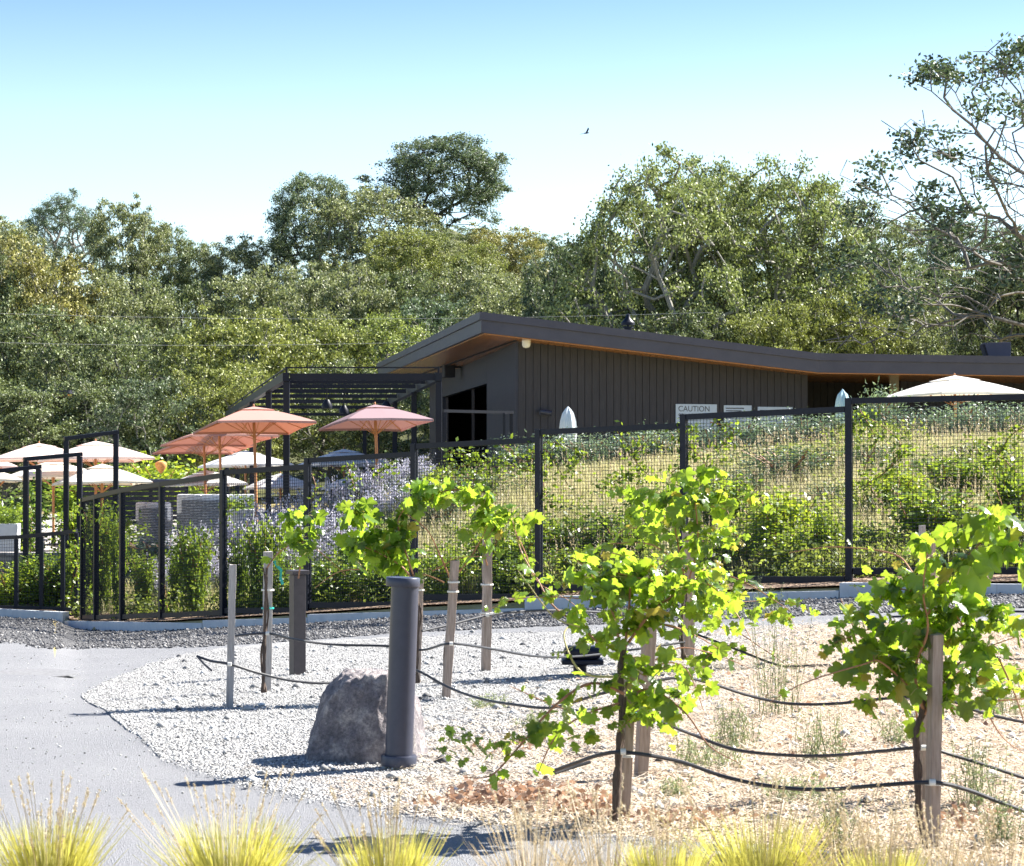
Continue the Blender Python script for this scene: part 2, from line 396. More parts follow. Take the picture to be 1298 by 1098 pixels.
# verge edge (road side) and island outline in pixels
VU = [-300, 0, 20, 60, 240, 400, 500, 650, 900, 1250, 1600, 2200]; VV = [816, 815, 817, 824, 822, 812, 804, 797, 787, 773, 765, 762]
IU = [104, 130, 190, 259, 371, 492, 650, 900, 1250, 1600, 2200]; ITV = [884, 868, 843, 825, 814, 809, 803, 795, 788, 784, 782]
BU = [104, 112, 130, 175, 200, 290, 430, 560, 700, 900, 1298, 1600, 2200]; BV = [886, 893, 902, 940, 965, 1000, 1030, 1048, 1062, 1080, 1110, 1130, 1160]
def rows(u, vlo, vhi, n, ex=0):
    ya, yb = G(u, vlo).y, G(u, vhi).y
    return np.linspace(ya, yb + ex, n)
vu = np.linspace(-300, 2200, 146)
def kerb_y(u): return float(np.interp(u, FU, FY)) - 1.0
road = grid_mesh('road', vu, lambda u: np.linspace(5, G(u, float(np.interp(u, VU, VV))).y + .5, 70), .012, 'asphalt')
grid_mesh('gravel_verge', vu, lambda u: np.linspace(G(u, float(np.interp(u, VU, VV)) + 1.2*math.sin(u*.11)+.8*math.sin(u*.37)).y, kerb_y(u) - .02, 24), .02, 'verge', True)
iu = np.concatenate([np.linspace(104, 300, 60), np.linspace(305, 2200, 140)])
def wob(u): return 1.5*math.sin(u*.13) + 1.1*math.sin(u*.31+1) + .8*math.sin(u*.83)
grid_mesh('gravel_bed', iu, lambda u: np.linspace(G(u, float(np.interp(u, BU, BV)) + wob(u)*min(1,(u-104)/40)).y, G(u, float(np.interp(u, IU, ITV)) + .5*wob(u+40)).y, 60), .02, 'gravel', True)
grid_mesh('mulch_bed', np.linspace(-300, 2200, 500), lambda u: np.linspace(kerb_y(u) + .115, kerb_y(u) + 2.2, 14), .035, 'mulch')
grid_mesh('patio_ground', np.linspace(-250, 560, 60), lambda u: np.linspace(47.5, 77, 40), .03, 'patio')
grid_mesh('planting_bed', np.linspace(-300, 2200, 80), lambda u: np.linspace(5.0, 8.4 + .1*math.sin(u*.05), 12), .02, 'mulch')

# stones and straw lying on the gravel
rng = np.random.default_rng(5)
def inside_bed(n, umin, umax):
    out = []
    while len(out) < n:
        y = rng.uniform(9.2, 25, n); x = rng.uniform(-5.5, 6.2, n)
        u = 649 + 2800 * x / y; z = h(x, y)
        v = 578 + 2800 * (EYE - z) / y
        ok = (u > umin) & (u < umax) & (v < np.interp(u, BU, BV) + rng.exponential(2.2, n) - 2) & (v > np.interp(u, IU, ITV) + 1 - rng.exponential(1.2, n)) & (u > 100)
        ok &= rng.uniform(0, 1, n) < np.clip((13 / y) ** 1.5, 0, 1)
        out += list(zip(x[ok], y[ok], z[ok]))
    return np.array(out[:n])
def stones(name, n, smin, smax, mat, pts):
    base = np.array([(1,0,0),(0,1,0),(-1,0,0),(0,-1,0),(0,0,.75),(0,0,-.4)], float)
    tri = np.array([(0,1,4),(1,2,4),(2,3,4),(3,0,4),(1,0,5),(2,1,5),(3,2,5),(0,3,5)])
    s = (smin + (smax - smin) * rng.uniform(0, 1, n) ** 3)[:, None, None]
    t = rng.uniform(0, 6.28, n); c, sn = np.cos(t), np.sin(t)
    B = base[None] * rng.uniform(.6, 1.3, (n, 6, 1))
    X = B[..., 0]*c[:, None] - B[..., 1]*sn[:, None]; Y = B[..., 0]*sn[:, None] + B[..., 1]*c[:, None]
    V = np.stack([X, Y, B[..., 2]], 2) * s + pts[:, None, :] + np.array([0, 0, .026])
    F = (tri[None] + (np.arange(n) * 6)[:, None, None]).reshape(-1, 3)
    return np_mesh(name, V.reshape(-1, 3), F, mat)
m, nt = newmat('stone_chips'); gi = nt.nodes.new('ShaderNodeNewGeometry').outputs['Random Per Island']
finish(nt, ramp(nt, [(0, (.08, .08, .085)), (.35, (.32, .315, .305)), (.8, (.56, .55, .53)), (1, (.72, .70, .67))], gi), .9); M['chips'] = m
pts = inside_bed(120000, 104, 1560); w_ = .55*pts[:, 0] + 2.35 - .16*pts[:, 1]; pts = pts[rng.uniform(0, 1, len(pts)) > .93*np.clip(w_*1.1, 0, 1)]
tag(stones('gravel_stones', len(pts), .004, .0115, 'chips', pts), 'loose pale grey gravel stones scattered over the planting island', 'gravel', kind='stuff')
pts = inside_bed(900, 180, 1560)
tag(stones('dirt_clods', 900, .02, .05, 'chips', pts), 'larger pale clods of dirt and stone between the vine rows', 'dirt', kind='stuff')
def straws(name, n, mat, ucut, L=.085, W=.0028, lift=.02):
    P0 = inside_bed(n * 2, ucut, 1560)
    w = 0.55*P0[:, 0] + .55 - .16*P0[:, 1] + 2.05 - .25 + rng.normal(0, .3, len(P0))
    P0 = P0[w > .15][:n]; n = len(P0)
    t = rng.uniform(0, 6.28, n); l = L * rng.uniform(.4, 1.5, n)
    d = np.stack([np.cos(t) * l, np.sin(t) * l, rng.uniform(-.1, .35, n) * l], 1)
    q = np.stack([-np.sin(t) * W, np.cos(t) * W, np.zeros(n)], 1)
    c = P0 + np.array([0, 0, .032]) + rng.uniform(0, lift, (n, 1)) * [0, 0, 1]
    V = np.stack([c - d*.5 - q, c + d*.5 - q, c + d*.5 + q, c - d*.5 + q], 1).reshape(-1, 3)
    V[:, 2] = np.maximum(V[:, 2], h(V[:, 0], V[:, 1]) + .03)
    return np_mesh(name, V, np.arange(n*4).reshape(-1, 4), mat)
tag(straws('straw', 34000, 'straw', 500), 'dry tan straw lying under the vines', 'straw', kind='stuff')
# heaps of fallen dry leaves near the first vine
def leaflitter():
    C = []
    for (u, v, ru, rv, n) in ((640, 1020, 85, 16, 420), (740, 1035, 50, 14, 260), (560, 1030, 60, 8, 60), (860, 1048, 90, 10, 120), (1100, 960, 160, 60, 70), (1220, 1050, 60, 20, 90), (640, 960, 60, 12, 60), (900, 880, 200, 40, 50)):
        for _ in range(n):
            q = G(u + random.gauss(0, ru*.5), v + random.gauss(0, rv*.5)); C.append((q.x, q.y, q.z + .04 + random.random()*.04))
    C = np.array(C); V, F = leafquads(C, .042, .030, rng, .6)
    V[:, 2] = np.maximum(V[:, 2], h(V[:, 0], V[:, 1]) + .028)
    return np_mesh('leaf_litter', V, F, 'dead_leaf')
random.seed(3)
tag(leaflitter(), 'rusty brown fallen leaves lying in the straw around the vine trunks', 'dead leaves', kind='stuff')
# coarse dark stones on the verge
uv = rng.uniform(-60, 1330, 26000); yk = np.interp(uv, FU, FY) - 1.05; ylo = np.array([G(float(u_), float(np.interp(u_, VU, VV))).y for u_ in np.linspace(-80, 1350, 60)])
ylo = np.interp(uv, np.linspace(-80, 1350, 60), ylo); f = rng.uniform(-.03, 1, len(uv)); yv = ylo + (yk - ylo)*f; xv = (uv-649)/2800*yv
m, nt = newmat('verge_chips'); gi = nt.nodes.new('ShaderNodeNewGeometry').outputs['Random Per Island']
finish(nt, ramp(nt, [(0, (.035, .035, .04)), (.6, (.10, .10, .105)), (1, (.34, .33, .32))], gi), .9); M['vchips'] = m
tag(stones('verge_stones', len(uv), .012, .034, 'vchips', np.stack([xv, yv, h(xv, yv) - .006], 1)), 'dark grey stones covering the verge below the kerb', 'gravel', kind='stuff')
# a few stray chips on the asphalt
n_ = 1500; yv = rng.uniform(10.5, 26, n_); xv = rng.uniform(-.23, -.05, n_)*yv
tag(stones('stray_gravel', n_, .004, .011, 'chips', np.stack([xv, yv, h(xv, yv) - .010], 1)), 'tiny stray stones scattered over the asphalt', 'gravel', kind='stuff')
# manhole-like pale patch on the road
q = G(42, 856)
mh = MB(); mh.lathe([(.42, 0), (.42, .008), (.36, .010)], 28); o = mh.build('manhole_cover', 'cover_plate'); o.location = (q.x, q.y, q.z + .013)
tag(o, 'pale round cover set flush in the asphalt at the far left', 'manhole cover')

# ------------------------------------------------------------ kerb blocks
def kerb(name, u0, u1, vt, label, vt2=None):
    vt2 = vt if vt2 is None else vt2
    root = thing(name, label, 'kerb', group='concrete kerb blocks stepping along the fence')
    root.location = (0, 0, 0)
    n = max(1, round((u1 - u0) / 75)); w = .13
    for k in range(n):
        a, c = u0 + (u1-u0)*k/n, u0 + (u1-u0)*(k+1)/n
        pts = []
        for j in range(7):
            u = a + (c - a) * j / 6
            y = kerb_y(u)
            vv = vt + (vt2 - vt) * (u - u0) / (u1 - u0)
            pts.append((u, y, P(u, vv, y).z))
        mb = MB()
        for (ua, ya, za), (ub, yb, zb) in zip(pts, pts[1:]):
            e = .004 if ub == pts[-1][0] else 0
            A = Vector(((ua-649)/2800*ya, ya, 0)); B = Vector(((ub-649)/2800*yb, yb, 0)); B += (A-B).normalized()*e
            nrm = Vector((A.y - B.y, B.x - A.x, 0)).normalized() * w
            zg = min(hh(A.x, A.y), hh(B.x, B.y)) - .15
            mb.quadbox([(A.x, A.y, zg), (B.x, B.y, zg), (B.x+nrm.x, B.y+nrm.y, zg), (A.x+nrm.x, A.y+nrm.y, zg),
                        (A.x, A.y, za), (B.x, B.y, zb), (B.x+nrm.x, B.y+nrm.y, zb), (A.x+nrm.x, A.y+nrm.y, za)])
        mb.build('kerb_segment', 'concrete', root)
    return root
kerb('kerb', 82, 256, 787, 'lowest curved length of pale concrete kerb under the left end of the fence', 790)
kerb('kerb', 257, 389, 786.5, 'kerb length directly behind the two slim stakes beside the brown bollard', 783)
kerb('kerb', 390, 664, 779, 'long kerb length running behind the tall grey bollard', 771)
kerb('kerb', 665, 866, 757, 'taller pale kerb length starting left of the nearest vine foliage', 752)
kerb('kerb', 867, 1063, 753, 'low kerb length behind the middle of the gravel verge', 749)
kerb('kerb', 1064, 1330, 739, 'highest kerb length below the rightmost fence panels', 741)
kerb('kerb', 1331, 1830, 738, 'kerb length carrying on beyond the right picture edge', 738)
kerb('kerb', -110, 80, 767, 'thin kerb strip under the low fence at the far left', 776)

# ------------------------------------------------------------ fence
def wiremesh(parent, A, B, zt, zb, pitch=.046, r=.0031):
    """square welded wire between A and B (2D), bottoms/tops given as pairs"""
    A, B = Vector(A), Vector(B); L = (B - A).length; n = max(2, round(L / pitch)); mb = MB()
    def pt(s, t):
        p = A + (B - A) * s; z0 = zb[0] + (zb[1]-zb[0])*s; z1 = zt[0] + (zt[1]-zt[0])*s
        return (p.x, p.y, z0 + (z1 - z0) * t)
    for i in range(1, n): mb.tube([pt(i/n, 0), pt(i/n, 1)], r, 3, False)
    k = round((zt[0]-zb[0]) / pitch)
    for j in range(1, k): mb.tube([pt(0, j/k), pt(1, j/k)], r, 3, False)
    return mb.build('wire_mesh', 'black_steel', parent)
fence = thing('mesh_fence', 'tall stepped black steel fence with square wire mesh curving along the verge', 'fence')
# u_left, u_right, top v left, top v right, bottom v left, bottom v right
PAN = [(1560, 1830, 488, 484, 706, 706), (1310, 1560, 497, 494, 716, 716), (1076, 1310, 508.5, 503, 724, 724), (867, 1076, 529, 519, 735, 735), (683, 867, 548, 540, 745, 745),
       (525, 683, 566, 558, 757, 757), (390, 525, 584, 576, 767, 767), (283, 390, 599, 592, 774, 774),
       (205, 283, 614, 603, 780, 777), (155, 205, 622, 614, 781.5, 780), (122, 155, 630, 622, 782.5, 781.5), (105, 122, 634, 630, 782.5, 782.5)]
def fy(u): return float(np.interp(u, FU, FY))
for i, (u0, u1, ta, tb, ba, bb) in enumerate(PAN):
    p0, p1 = P(u0, ta, fy(u0)), P(u1, tb, fy(u1)); q0, q1 = P(u0, ba, fy(u0)), P(u1, bb, fy(u1))
    s = .05
    d = (p1 - p0); d.z = 0; d.normalize()
    q0a, q1a = q0 + d*.052, q1 - d*.001
    MB().beam(p0 - d*.043, p1 - d*.048, .06, .075).build('top_rail', 'black_steel', fence)
    MB().beam(q0a, q1 - d*.052, .05, .08).build('bottom_rail', 'black_steel', fence)
    wiremesh(fence, (p0.x, p0.y), (p1.x, p1.y), (p0.z, p1.z), (q0.z, q1.z))
for i, u in enumerate([1830, 1560, 1310, 1076, 867, 683, 525, 390, 283, 205, 155, 122, 105]):
    y = fy(u); tops = [P(u, t, y).z for (a, c, t, t2, _, _) in PAN if a == u] + [P(u, t2, y).z for (a, c, t, t2, _, _) in PAN if c == u]
    zt = max(tops) - .04; x = (u-649)/2800*y
    zt += .078 * (u not in (155, 205, 122))
    zt = zt if u in (155, 205, 122) else zt
    an = math.atan2(*(lambda a, c: (c[1]-a[1], c[0]-a[0]))(((u-20-649)/2800*fy(u-20), fy(u-20)), ((u+20-649)/2800*fy(u+20), fy(u+20))))
    zg = hh(x, y) - .2
    MB().box((x, y, (zt+zg)/2), (.085, .085, zt-zg), an).build('post', 'black_steel', fence, bevel=.004)
# low fence at the far left
lf = thing('low_fence', 'low black steel mesh fence at the far left in front of bushes', 'fence')
LP = [(-60, 671, 768, 41.8), (21, 683, 770, 41.0), (53, 678, 771, 40.8), (80, 675, 772, 40.6), (97, 672, 773, 40.4)]
LP = [(-60, 684, 768, 41.8), (21, 681, 770, 41.0), (53, 678, 771, 40.8), (80, 675.5, 772, 40.6), (97, 673, 773, 40.4)]
for (ua, ta, ba, ya), (ub, tb, bb, yb) in zip(LP, LP[1:]):
    a, c = P(ua, ta, ya), P(ub, tb, yb); a2, c2 = P(ua, ba, ya), P(ub, bb, yb)
    MB().beam(a, c, .06, .07).build('top_rail', 'black_steel', lf); MB().beam(a2, c2, .05, .07).build('bottom_rail', 'black_steel', lf)
    wiremesh(lf, (a.x, a.y), (c.x, c.y), (a.z, c.z), (a2.z, c2.z), .06)
for u, t, b_, y in LP:
    x = (u-649)/2800*y; z1 = P(u, t, y).z - .036; z0 = hh(x, y) - .1
    MB().box((x, y + .003, (z0+z1)/2), (.07, .07, z1-z0)).build('post', 'black_steel', lf)
# portal frames
for (ua, ta, ub, tb, y, lab) in ((84, 556, 147, 548, 44.5, 'tallest black portal frame, nearest the brown lantern'), (33, 582, 101, 576, 43, 'middle black portal frame wrapped in green climber'),
                                 (-22, 599, 49, 592, 42, 'lowest black portal frame cut off by the left edge')):
    a, c = P(ua, ta, y), P(ub, tb, y + .5)
    t = thing('portal_frame', lab, 'portal frame', (a.x, a.y, hh(a.x, a.y)), 0, 'black portal frames over the path')
    L = Vector(t.location)
    for p in (a, c):
        zg = hh(p.x, p.y) - .1
        MB().box((p.x-L.x, p.y-L.y, (p.z-.041+zg)/2-L.z), (.1, .1, p.z-.041-zg)).build('post', 'black_steel', t, bevel=.004)
    e = (c-a).normalized()*.05
    MB().beam(a-e-L, c+e-L, .1, .08).build('crossbar', 'black_steel', t, bevel=.004)

# ------------------------------------------------------------ building
Zr = EYE
A = Vector((-.71, 48.5)); Bk = Vector((7.23, 51.8)); L_ = Vector((-4.66, 75.9)); Cc = Vector((18.5, 52.6))
nrm = Vector((.99, .143)).normalized(); SL = .0912
def roof_z(x, y):
    p = Vector((x, y)) - A; d = p.dot(nrm); dk = (Bk - A).dot(nrm)
    if d <= dk: return 3.17 + EYE - SL * d
    return 3.17 + EYE - SL * dk - .012 * (d - dk)
bld = thing('pool_house', 'dark boarded pool house with a long sloping metal roof and wood soffit', 'building', (0, 0, 0))
Bb = Bk + (L_ - A); Cb = Cc + (L_ - A)
def slab(mb, poly, o_top, o_bot):
    n = len(poly); b0 = len(mb.v)
    for o in (o_bot, o_top):
        for p in poly: mb.v.append((p.x, p.y, roof_z(p.x, p.y) + o))
    mb.f.append(tuple(b0 + i for i in reversed(range(n)))); mb.f.append(tuple(b0 + n + i for i in range(n)))
    for i in range(n): j = (i+1) % n; mb.f.append((b0+i, b0+j, b0+n+j, b0+n+i))
def inset(poly, d):
    c = sum(poly, Vector((0, 0))) / len(poly); out = []
    n = len(poly)
    for i in range(n):
        p0, p1, p2 = poly[i-1], poly[i], poly[(i+1) % n]
        e1 = (p1-p0).normalized(); e2 = (p2-p1).normalized(); n1 = Vector((-e1.y, e1.x)); n2 = Vector((-e2.y, e2.x))
        k = n1 + n2; out.append(p1 + k * (d / max(.2, k.dot(n1))))
    return out
poly = [A, Bk, Cc, Cb, Bb, L_]
def two(pl, mb, a_, b_):   # split at the kink so that each slab is planar
    slab(mb, [pl[0], pl[1], pl[4], pl[5]], a_, b_); slab(mb, [pl[1], pl[2], pl[3], pl[4]], a_, b_)
rf = MB(); two(poly, rf, 0, -.17); roof = rf.build('roof', 'fascia', bld)
fa = MB(); two(inset(poly, .045), fa, -.172, -.45); fa.build('fascia', 'fascia', roof)
so = MB(); two(inset(poly, .12), so, -.452, -.475); so.build('soffit', 'soffit', roof)
# slot in the soffit, following the left edge
e = (L_ - A).normalized(); q = Vector((e.y, -e.x))
sm = MB(); pa = A + q*.95 + e*1.0; pb = A + q*.95 + e*24
def strip(mb, pa, pb, w, o1, o2):
    s = q * w/2; pts = [pa - s, pa + s, pb + s, pb - s]
    slab(mb, pts, o1, o2)
strip(sm, pa, pb, .09, -.476, -.484); sm.build('soffit_slot', 'dark_inside', roof)
for k in range(3):
    c = A + q*1.6 + e*(15 + k*3.2); z = roof_z(c.x, c.y) - .479
    MB().lathe([(.11, 0), (.11, -.012), (.08, -.018)][::-1], 16, (c.x, c.y, z)).build('downlight', 'white', roof)
c = Vector((6.8, 52.3)); 
# front wall of vertical boards
def boardwall(P0, P1, zb, name='wall', step=.185, top=None, par=bld, mat='siding', th=.16):
    P0, P1 = Vector(P0), Vector(P1); L = (P1-P0).length; n = max(1, round(L/step)); d = (P1-P0)/n; nn = Vector((-d.y, d.x)).normalized()
    mb = MB(); g_ = d.normalized()*.007
    for i in range(n):
        a, c = P0 + d*i + g_, P0 + d*(i+1) - g_
        a2, c2 = a + nn*th, c + nn*th
        z = [(roof_z(p.x, p.y) - .47 if top is None else top) for p in (a, c, c2, a2)]
        mb.quadbox([(a.x, a.y, zb), (c.x, c.y, zb), (c2.x, c2.y, zb), (a2.x, a2.y, zb), (a.x, a.y, z[0]), (c.x, c.y, z[1]), (c2.x, c2.y, z[2]), (a2.x, a2.y, z[3])])
    a, c = P0 + nn*.02, P1 + nn*.02; a2, c2 = P0 + nn*(th-.02), P1 + nn*(th-.02)
    z = [(roof_z(p.x, p.y) - .472 if top is None else top - .002) for p in (a, c, c2, a2)]
    mb.quadbox([(a.x, a.y, zb), (c.x, c.y, zb), (c2.x, c2.y, zb), (a2.x, a2.y, zb), (a.x, a.y, z[0]), (c.x, c.y, z[1]), (c2.x, c2.y, z[2]), (a2.x, a2.y, z[3])])
    return mb.build(name, mat, par)
W0, W1 = Vector((.14, 50)), Vector((7.1, 53))
boardwall(W0, W1, .7, 'front_wall')
sd = Vector((-2.94, 25)).normalized()
def side(y): return W0 + sd * ((y - 50) / sd.y)
# side wall: boards run from far to near so that their outer face looks left
boardwall(side(56.7), side(50.15), .7, 'side_wall', .14)
boardwall(side(75), side(69.9), .7, 'side_wall', .14)
hd = boardwall(side(69.88), side(56.72), 3.6, 'door_header', .14)
boardwall(Vector((7.3, 57.5)), Vector((9.9, 57.9)), 1.0, 'recess_wall', mat='dark_inside')
boardwall(Vector((7.1, 53.17)), Vector((7.1, 57.4)), .9, 'recess_wall')
boardwall(Vector((9.9, 56.3)), Vector((18.2, 57.0)), 1.0, 'right_wall')
boardwall(Vector((7.0, 60)), Vector((6.5, 75)), .7, 'back_wall', .4, mat='dark_inside')
boardwall(side(75)+Vector((.2, 0)), Vector((6.5, 75)), .7, 'back_wall', .4, mat='dark_inside')
fl = MB(); fp = [side(50.3)+Vector((.3, 0)), Vector((6.9, 53.5)), Vector((6.5, 74.8)), side(74.8)+Vector((.3, 0))]
fl.v = [(p.x, p.y, 1.32) for p in fp]; fl.f = [(0, 1, 2, 3)]; fl.build('floor', 'dark_inside', bld)
for y in (57.0, 61.4, 69.6):
    p = side(y) + Vector((.12, 0)); MB().box((p.x, p.y, 2.45), (.08, .12, 2.3), 0).build('door_frame', 'bronze_steel', bld)
# things on the building
def sec_cam(u, v, y, label):
    p = P(u, v, y); t = thing('security_camera', label, 'security camera', p)
    return t, p
t, p = sec_cam(664, 430, 49.6, 'white dome camera under the wooden soffit at the building corner')
p = Vector((.32, 49.55, roof_z(.32, 49.55) - .475)); t.location = p
MB().lathe([(.10, -.03), (.10, 0)], 20).build('mount', 'white', t, True)
MB().lathe([(.02, -.17), (.07, -.15), (.095, -.10), (.095, -.03)], 20).build('dome', 'white', t, True)
p = P(687, 523, 50.1); wy = 50 + (p.x-.14)*3/6.96
t = thing('wall_light', 'small dark cylindrical light on the boarded wall below the roof corner', 'wall light', (p.x, wy, p.z))
MB().tube([(0, -.02, 0), (0, -.05, 0)], .07, 14).build('backplate', 'bollard_steel', t)
MB().tube([(-.02, -.10, .02), (.22, -.14, -.02)], .065, 14).build('lamp_head', 'bollard_steel', t, True)
MB().tube([(0, -.04, 0), (.02, -.1, 0)], .03, 10).build('arm', 'bollard_steel', t)
p = side(63.5); zz = roof_z(p.x, p.y) - .8
p = P(573, 470, 63.5); 
t = thing('loudspeaker', 'black outdoor loudspeaker under the eave above the wide doorway', 'loudspeaker', (side(63.5).x - .04, 63.5, 4.2))
b = MB(); b.box((-.34, 0, 0), (.32, .5, .42), .2); b.build('speaker_box', 'dark_inside', t, bevel=.03)
MB().beam((-.2, 0, .1), (.02, 0, .1), .06, .06).build('bracket', 'black_steel', t)
# signs
def sign(u0, u1, vt, vb, label, lines):
    um = (u0+u1)/2; 
    x0, x1 = (u0-649)/2800*53, (u1-649)/2800*53
    def onwall(u):
        a = (u-649)/2800   # x = .14+6.96 s, y = 50+3 s ; x = a*y
        s = (a*50 - .14)/(6.96 - 3*a); return Vector((.14+6.96*s, 50+3*s))
    a, c = onwall(u0), onwall(u1); dn = Vector((3, -6.96)).normalized()
    zt, zb = P(um, vt, (a.y+c.y)/2).z, P(um, vb, (a.y+c.y)/2).z
    rz = math.atan2(3, 6.96); mid = (a+c)/2 + dn*.02
    t = thing('pool_sign', label, 'sign', (mid.x, mid.y, zb), rz, 'pale rule signs on the dark boarded wall')
    w = (c-a).length; H = zt - zb
    MB().box((0, 0, H/2), (w, .02, H)).build('panel', 'white_metal', t)
    for (txt, xo, zo, sz) in lines:
        if txt is None:     # a row of print too small to read
            MB().box((-w/2 + xo + sz*3.5, -.0115, H - zo), (sz*7, .002, sz*.35)).build('print_line', 'lettering', t); continue
        cu = bpy.data.curves.new('lettering', 'FONT'); cu.body = txt; cu.size = sz; cu.extrude = .001; cu.materials.append(M['lettering'])
        tmp = bpy.data.objects.new('tmp', cu); me = bpy.data.meshes.new_from_object(tmp); bpy.data.objects.remove(tmp)
        me.materials.clear(); f = link('lettering', me, 'lettering', t); f.location = (-w/2 + xo, -.013, H - zo); f.rotation_euler = (R(90), 0, 0)
sign(856, 908, 512.5, 545, 'pale blue sign reading CAUTION, leftmost on the dark wall', [('CAUTION', .06, .17, .185), ('SPLASH', .06, .33, .16), (None, .06, .46, .05)])
sign(917, 952, 514, 545, 'small pale sign of fine print between the two larger wall signs', [(None, .05, .07, .07), (None, .05, .13, .06), (None, .05, .19, .065)])
sign(960, 1004, 516, 545, 'pale wall sign with one bold line, right of the fine print sign', [(None, .05, .09, .09), (None, .05, .18, .06)])
# vent pipe, roof hood
c = P(796, 416, 55); zz = roof_z(c.x, 55)
t = thing('vent_pipe', 'short black vent pipe with a conical cap on the roof', 'vent pipe', (c.x, 55, zz))
MB().lathe([(.10, -.05), (.10, .42), (.14, .42), (.14, .46)], 16).build('pipe', 'black_steel', t, True)
MB().lathe([(.17, .50), (.17, .56), (.06, .68), (.05, .76), (.02, .78)], 16).build('cap', 'black_steel', t, True)
MB().lathe([(.03, .45), (.03, .51)], 8).build('neck', 'black_steel', t)
c = P(1263, 448, 54); zz = roof_z(c.x, 54)
t = thing('roof_hood', 'dark angled metal hood standing on the roof at the right', 'roof hood', (c.x, 54, zz))
b = MB(); b.quadbox([(-.22, -.25, 0), (.3, -.25, 0), (.3, .25, 0), (-.22, .25, 0), (-.34, -.25, .40), (.3, -.25, .42), (.3, .25, .42), (-.34, .25, .40)])
b.build('housing', 'fascia', t, bevel=.008)
b = MB(); b.quadbox([(-.27, -.19, .06), (-.221, -.19, .06), (-.221, .19, .06), (-.27, .19, .06), (-.375, -.19, .36), (-.30, -.19, .36), (-.30, .19, .36), (-.375, .19, .36)]); b.build('louver', 'dark_inside', t)
# steel gate frame before the side doorway
a, c = P(564, 521, 46), P(648, 523, 47.2)
t = thing('gate_frame', 'open dark steel gate frame standing before the wide doorway', 'gate frame', (a.x, a.y, 0))
for k, p in enumerate((a, c)):
    zg = hh(p.x, p.y) - .1; MB().box((p.x-a.x, p.y-a.y, (p.z-.03+zg)/2), (.07, .07, p.z-.03-zg)).build('post', 'black_steel', t)
MB().beam((-.035, 0, a.z), (c.x-a.x+.035, c.y-a.y, c.z), .07, .06).build('crossbar', 'black_steel', t)
p = P(639, 531, 47.0)
MB().box((p.x-a.x, p.y-a.y, 1.9), (.05, .05, 1.5)).build('gate_stile', 'black_steel', t)
MB().beam((p.x-a.x, p.y-a.y, 2.64), (c.x-a.x, c.y-a.y, 2.66), .03, .03).build('hinge', 'black_steel', t)

# ------------------------------------------------------------ pergola
pg = thing('pergola', 'black steel slatted pergola between the umbrellas and the pool house', 'pergola', (0, 0, 0))
Lp = lambda y: P(*(np.interp(y, [47, 75], [363, 288]), np.interp(y, [47, 75], [478, 524])), y) if False else Vector((np.interp(y, [47, 75], [-4.80, -9.67]), y, np.interp(y, [47, 75], [3.42, 3.15])))
Rp = lambda y: Vector((np.interp(y, [47, 53, 61, 75], [-1.56, -2.35, -3.3, -5.0]), y, np.interp(y, [47, 75], [3.42, 3.15])))
for y in (47, 53, 60, 68, 75):
    for f in (Lp, Rp):
        p = f(y); zg = hh(p.x, p.y) - .1
        MB().box((p.x, p.y, (p.z - .095 + zg)/2), (.13, .13, p.z - .095 - zg)).build('post', 'black_steel', pg, bevel=.005)
for f in (Lp, Rp):
    MB().beam(f(46.9), f(75.1), .14, .18).build('side_beam', 'black_steel', pg)
for y in (47, 49.3, 51.8, 54.7, 58.1, 62.2, 67.2, 74.9):
    a, c = Lp(y), Rp(y); d = (c-a).normalized()*.072
    MB().beam(a+d, c-d, .07, .15 if y == 47 else .10).build('slat', 'black_steel', pg)
up = Vector((0, 0, .2))
MB().beam(Lp(47)+up, Rp(47)+up, .03, .03).build('top_rod', 'black_steel', pg)
MB().beam(Lp(47)+up, Lp(75)+up, .03, .03).build('top_rod', 'black_steel', pg)
for f, ys in ((Lp, (47, 51, 55.5, 60, 65)), (Rp, (47,))):
    for y in ys: MB().box(tuple(f(y) + Vector((0, 0, .155))), (.04, .04, .125)).build('rod_support', 'black_steel', pg)
hp = [(50.6, .35), (51.8, .78), (54.7, .55)]
for k, (y, s) in enumerate(hp):
    p = Lp(y).lerp(Rp(y), s) - Vector((0, 0, .075))
    l = thing('pendant_lamp', ['black pendant lamp under the pergola just right of its front corner', 'black pendant lamp under the pergola above the dusky pink umbrella', 'pendant lamp hanging at the pergola middle above the salmon umbrella rim',
              'farther pendant lamp at the right side of the pergola', 'pendant lamp in the centre of the second pergola bay', 'deepest pendant lamp hanging under the pergola slats'][k], 'pendant lamp', p, 0, 'pendant lamps under the pergola')
    MB().tube([(0, 0, 0), (0, 0, -.28)], .015, 6).build('stem', 'black_steel', l)
    MB().lathe([(.12, -.48), (.12, -.40), (.05, -.28)], 12).build('shade', 'black_steel', l, True)
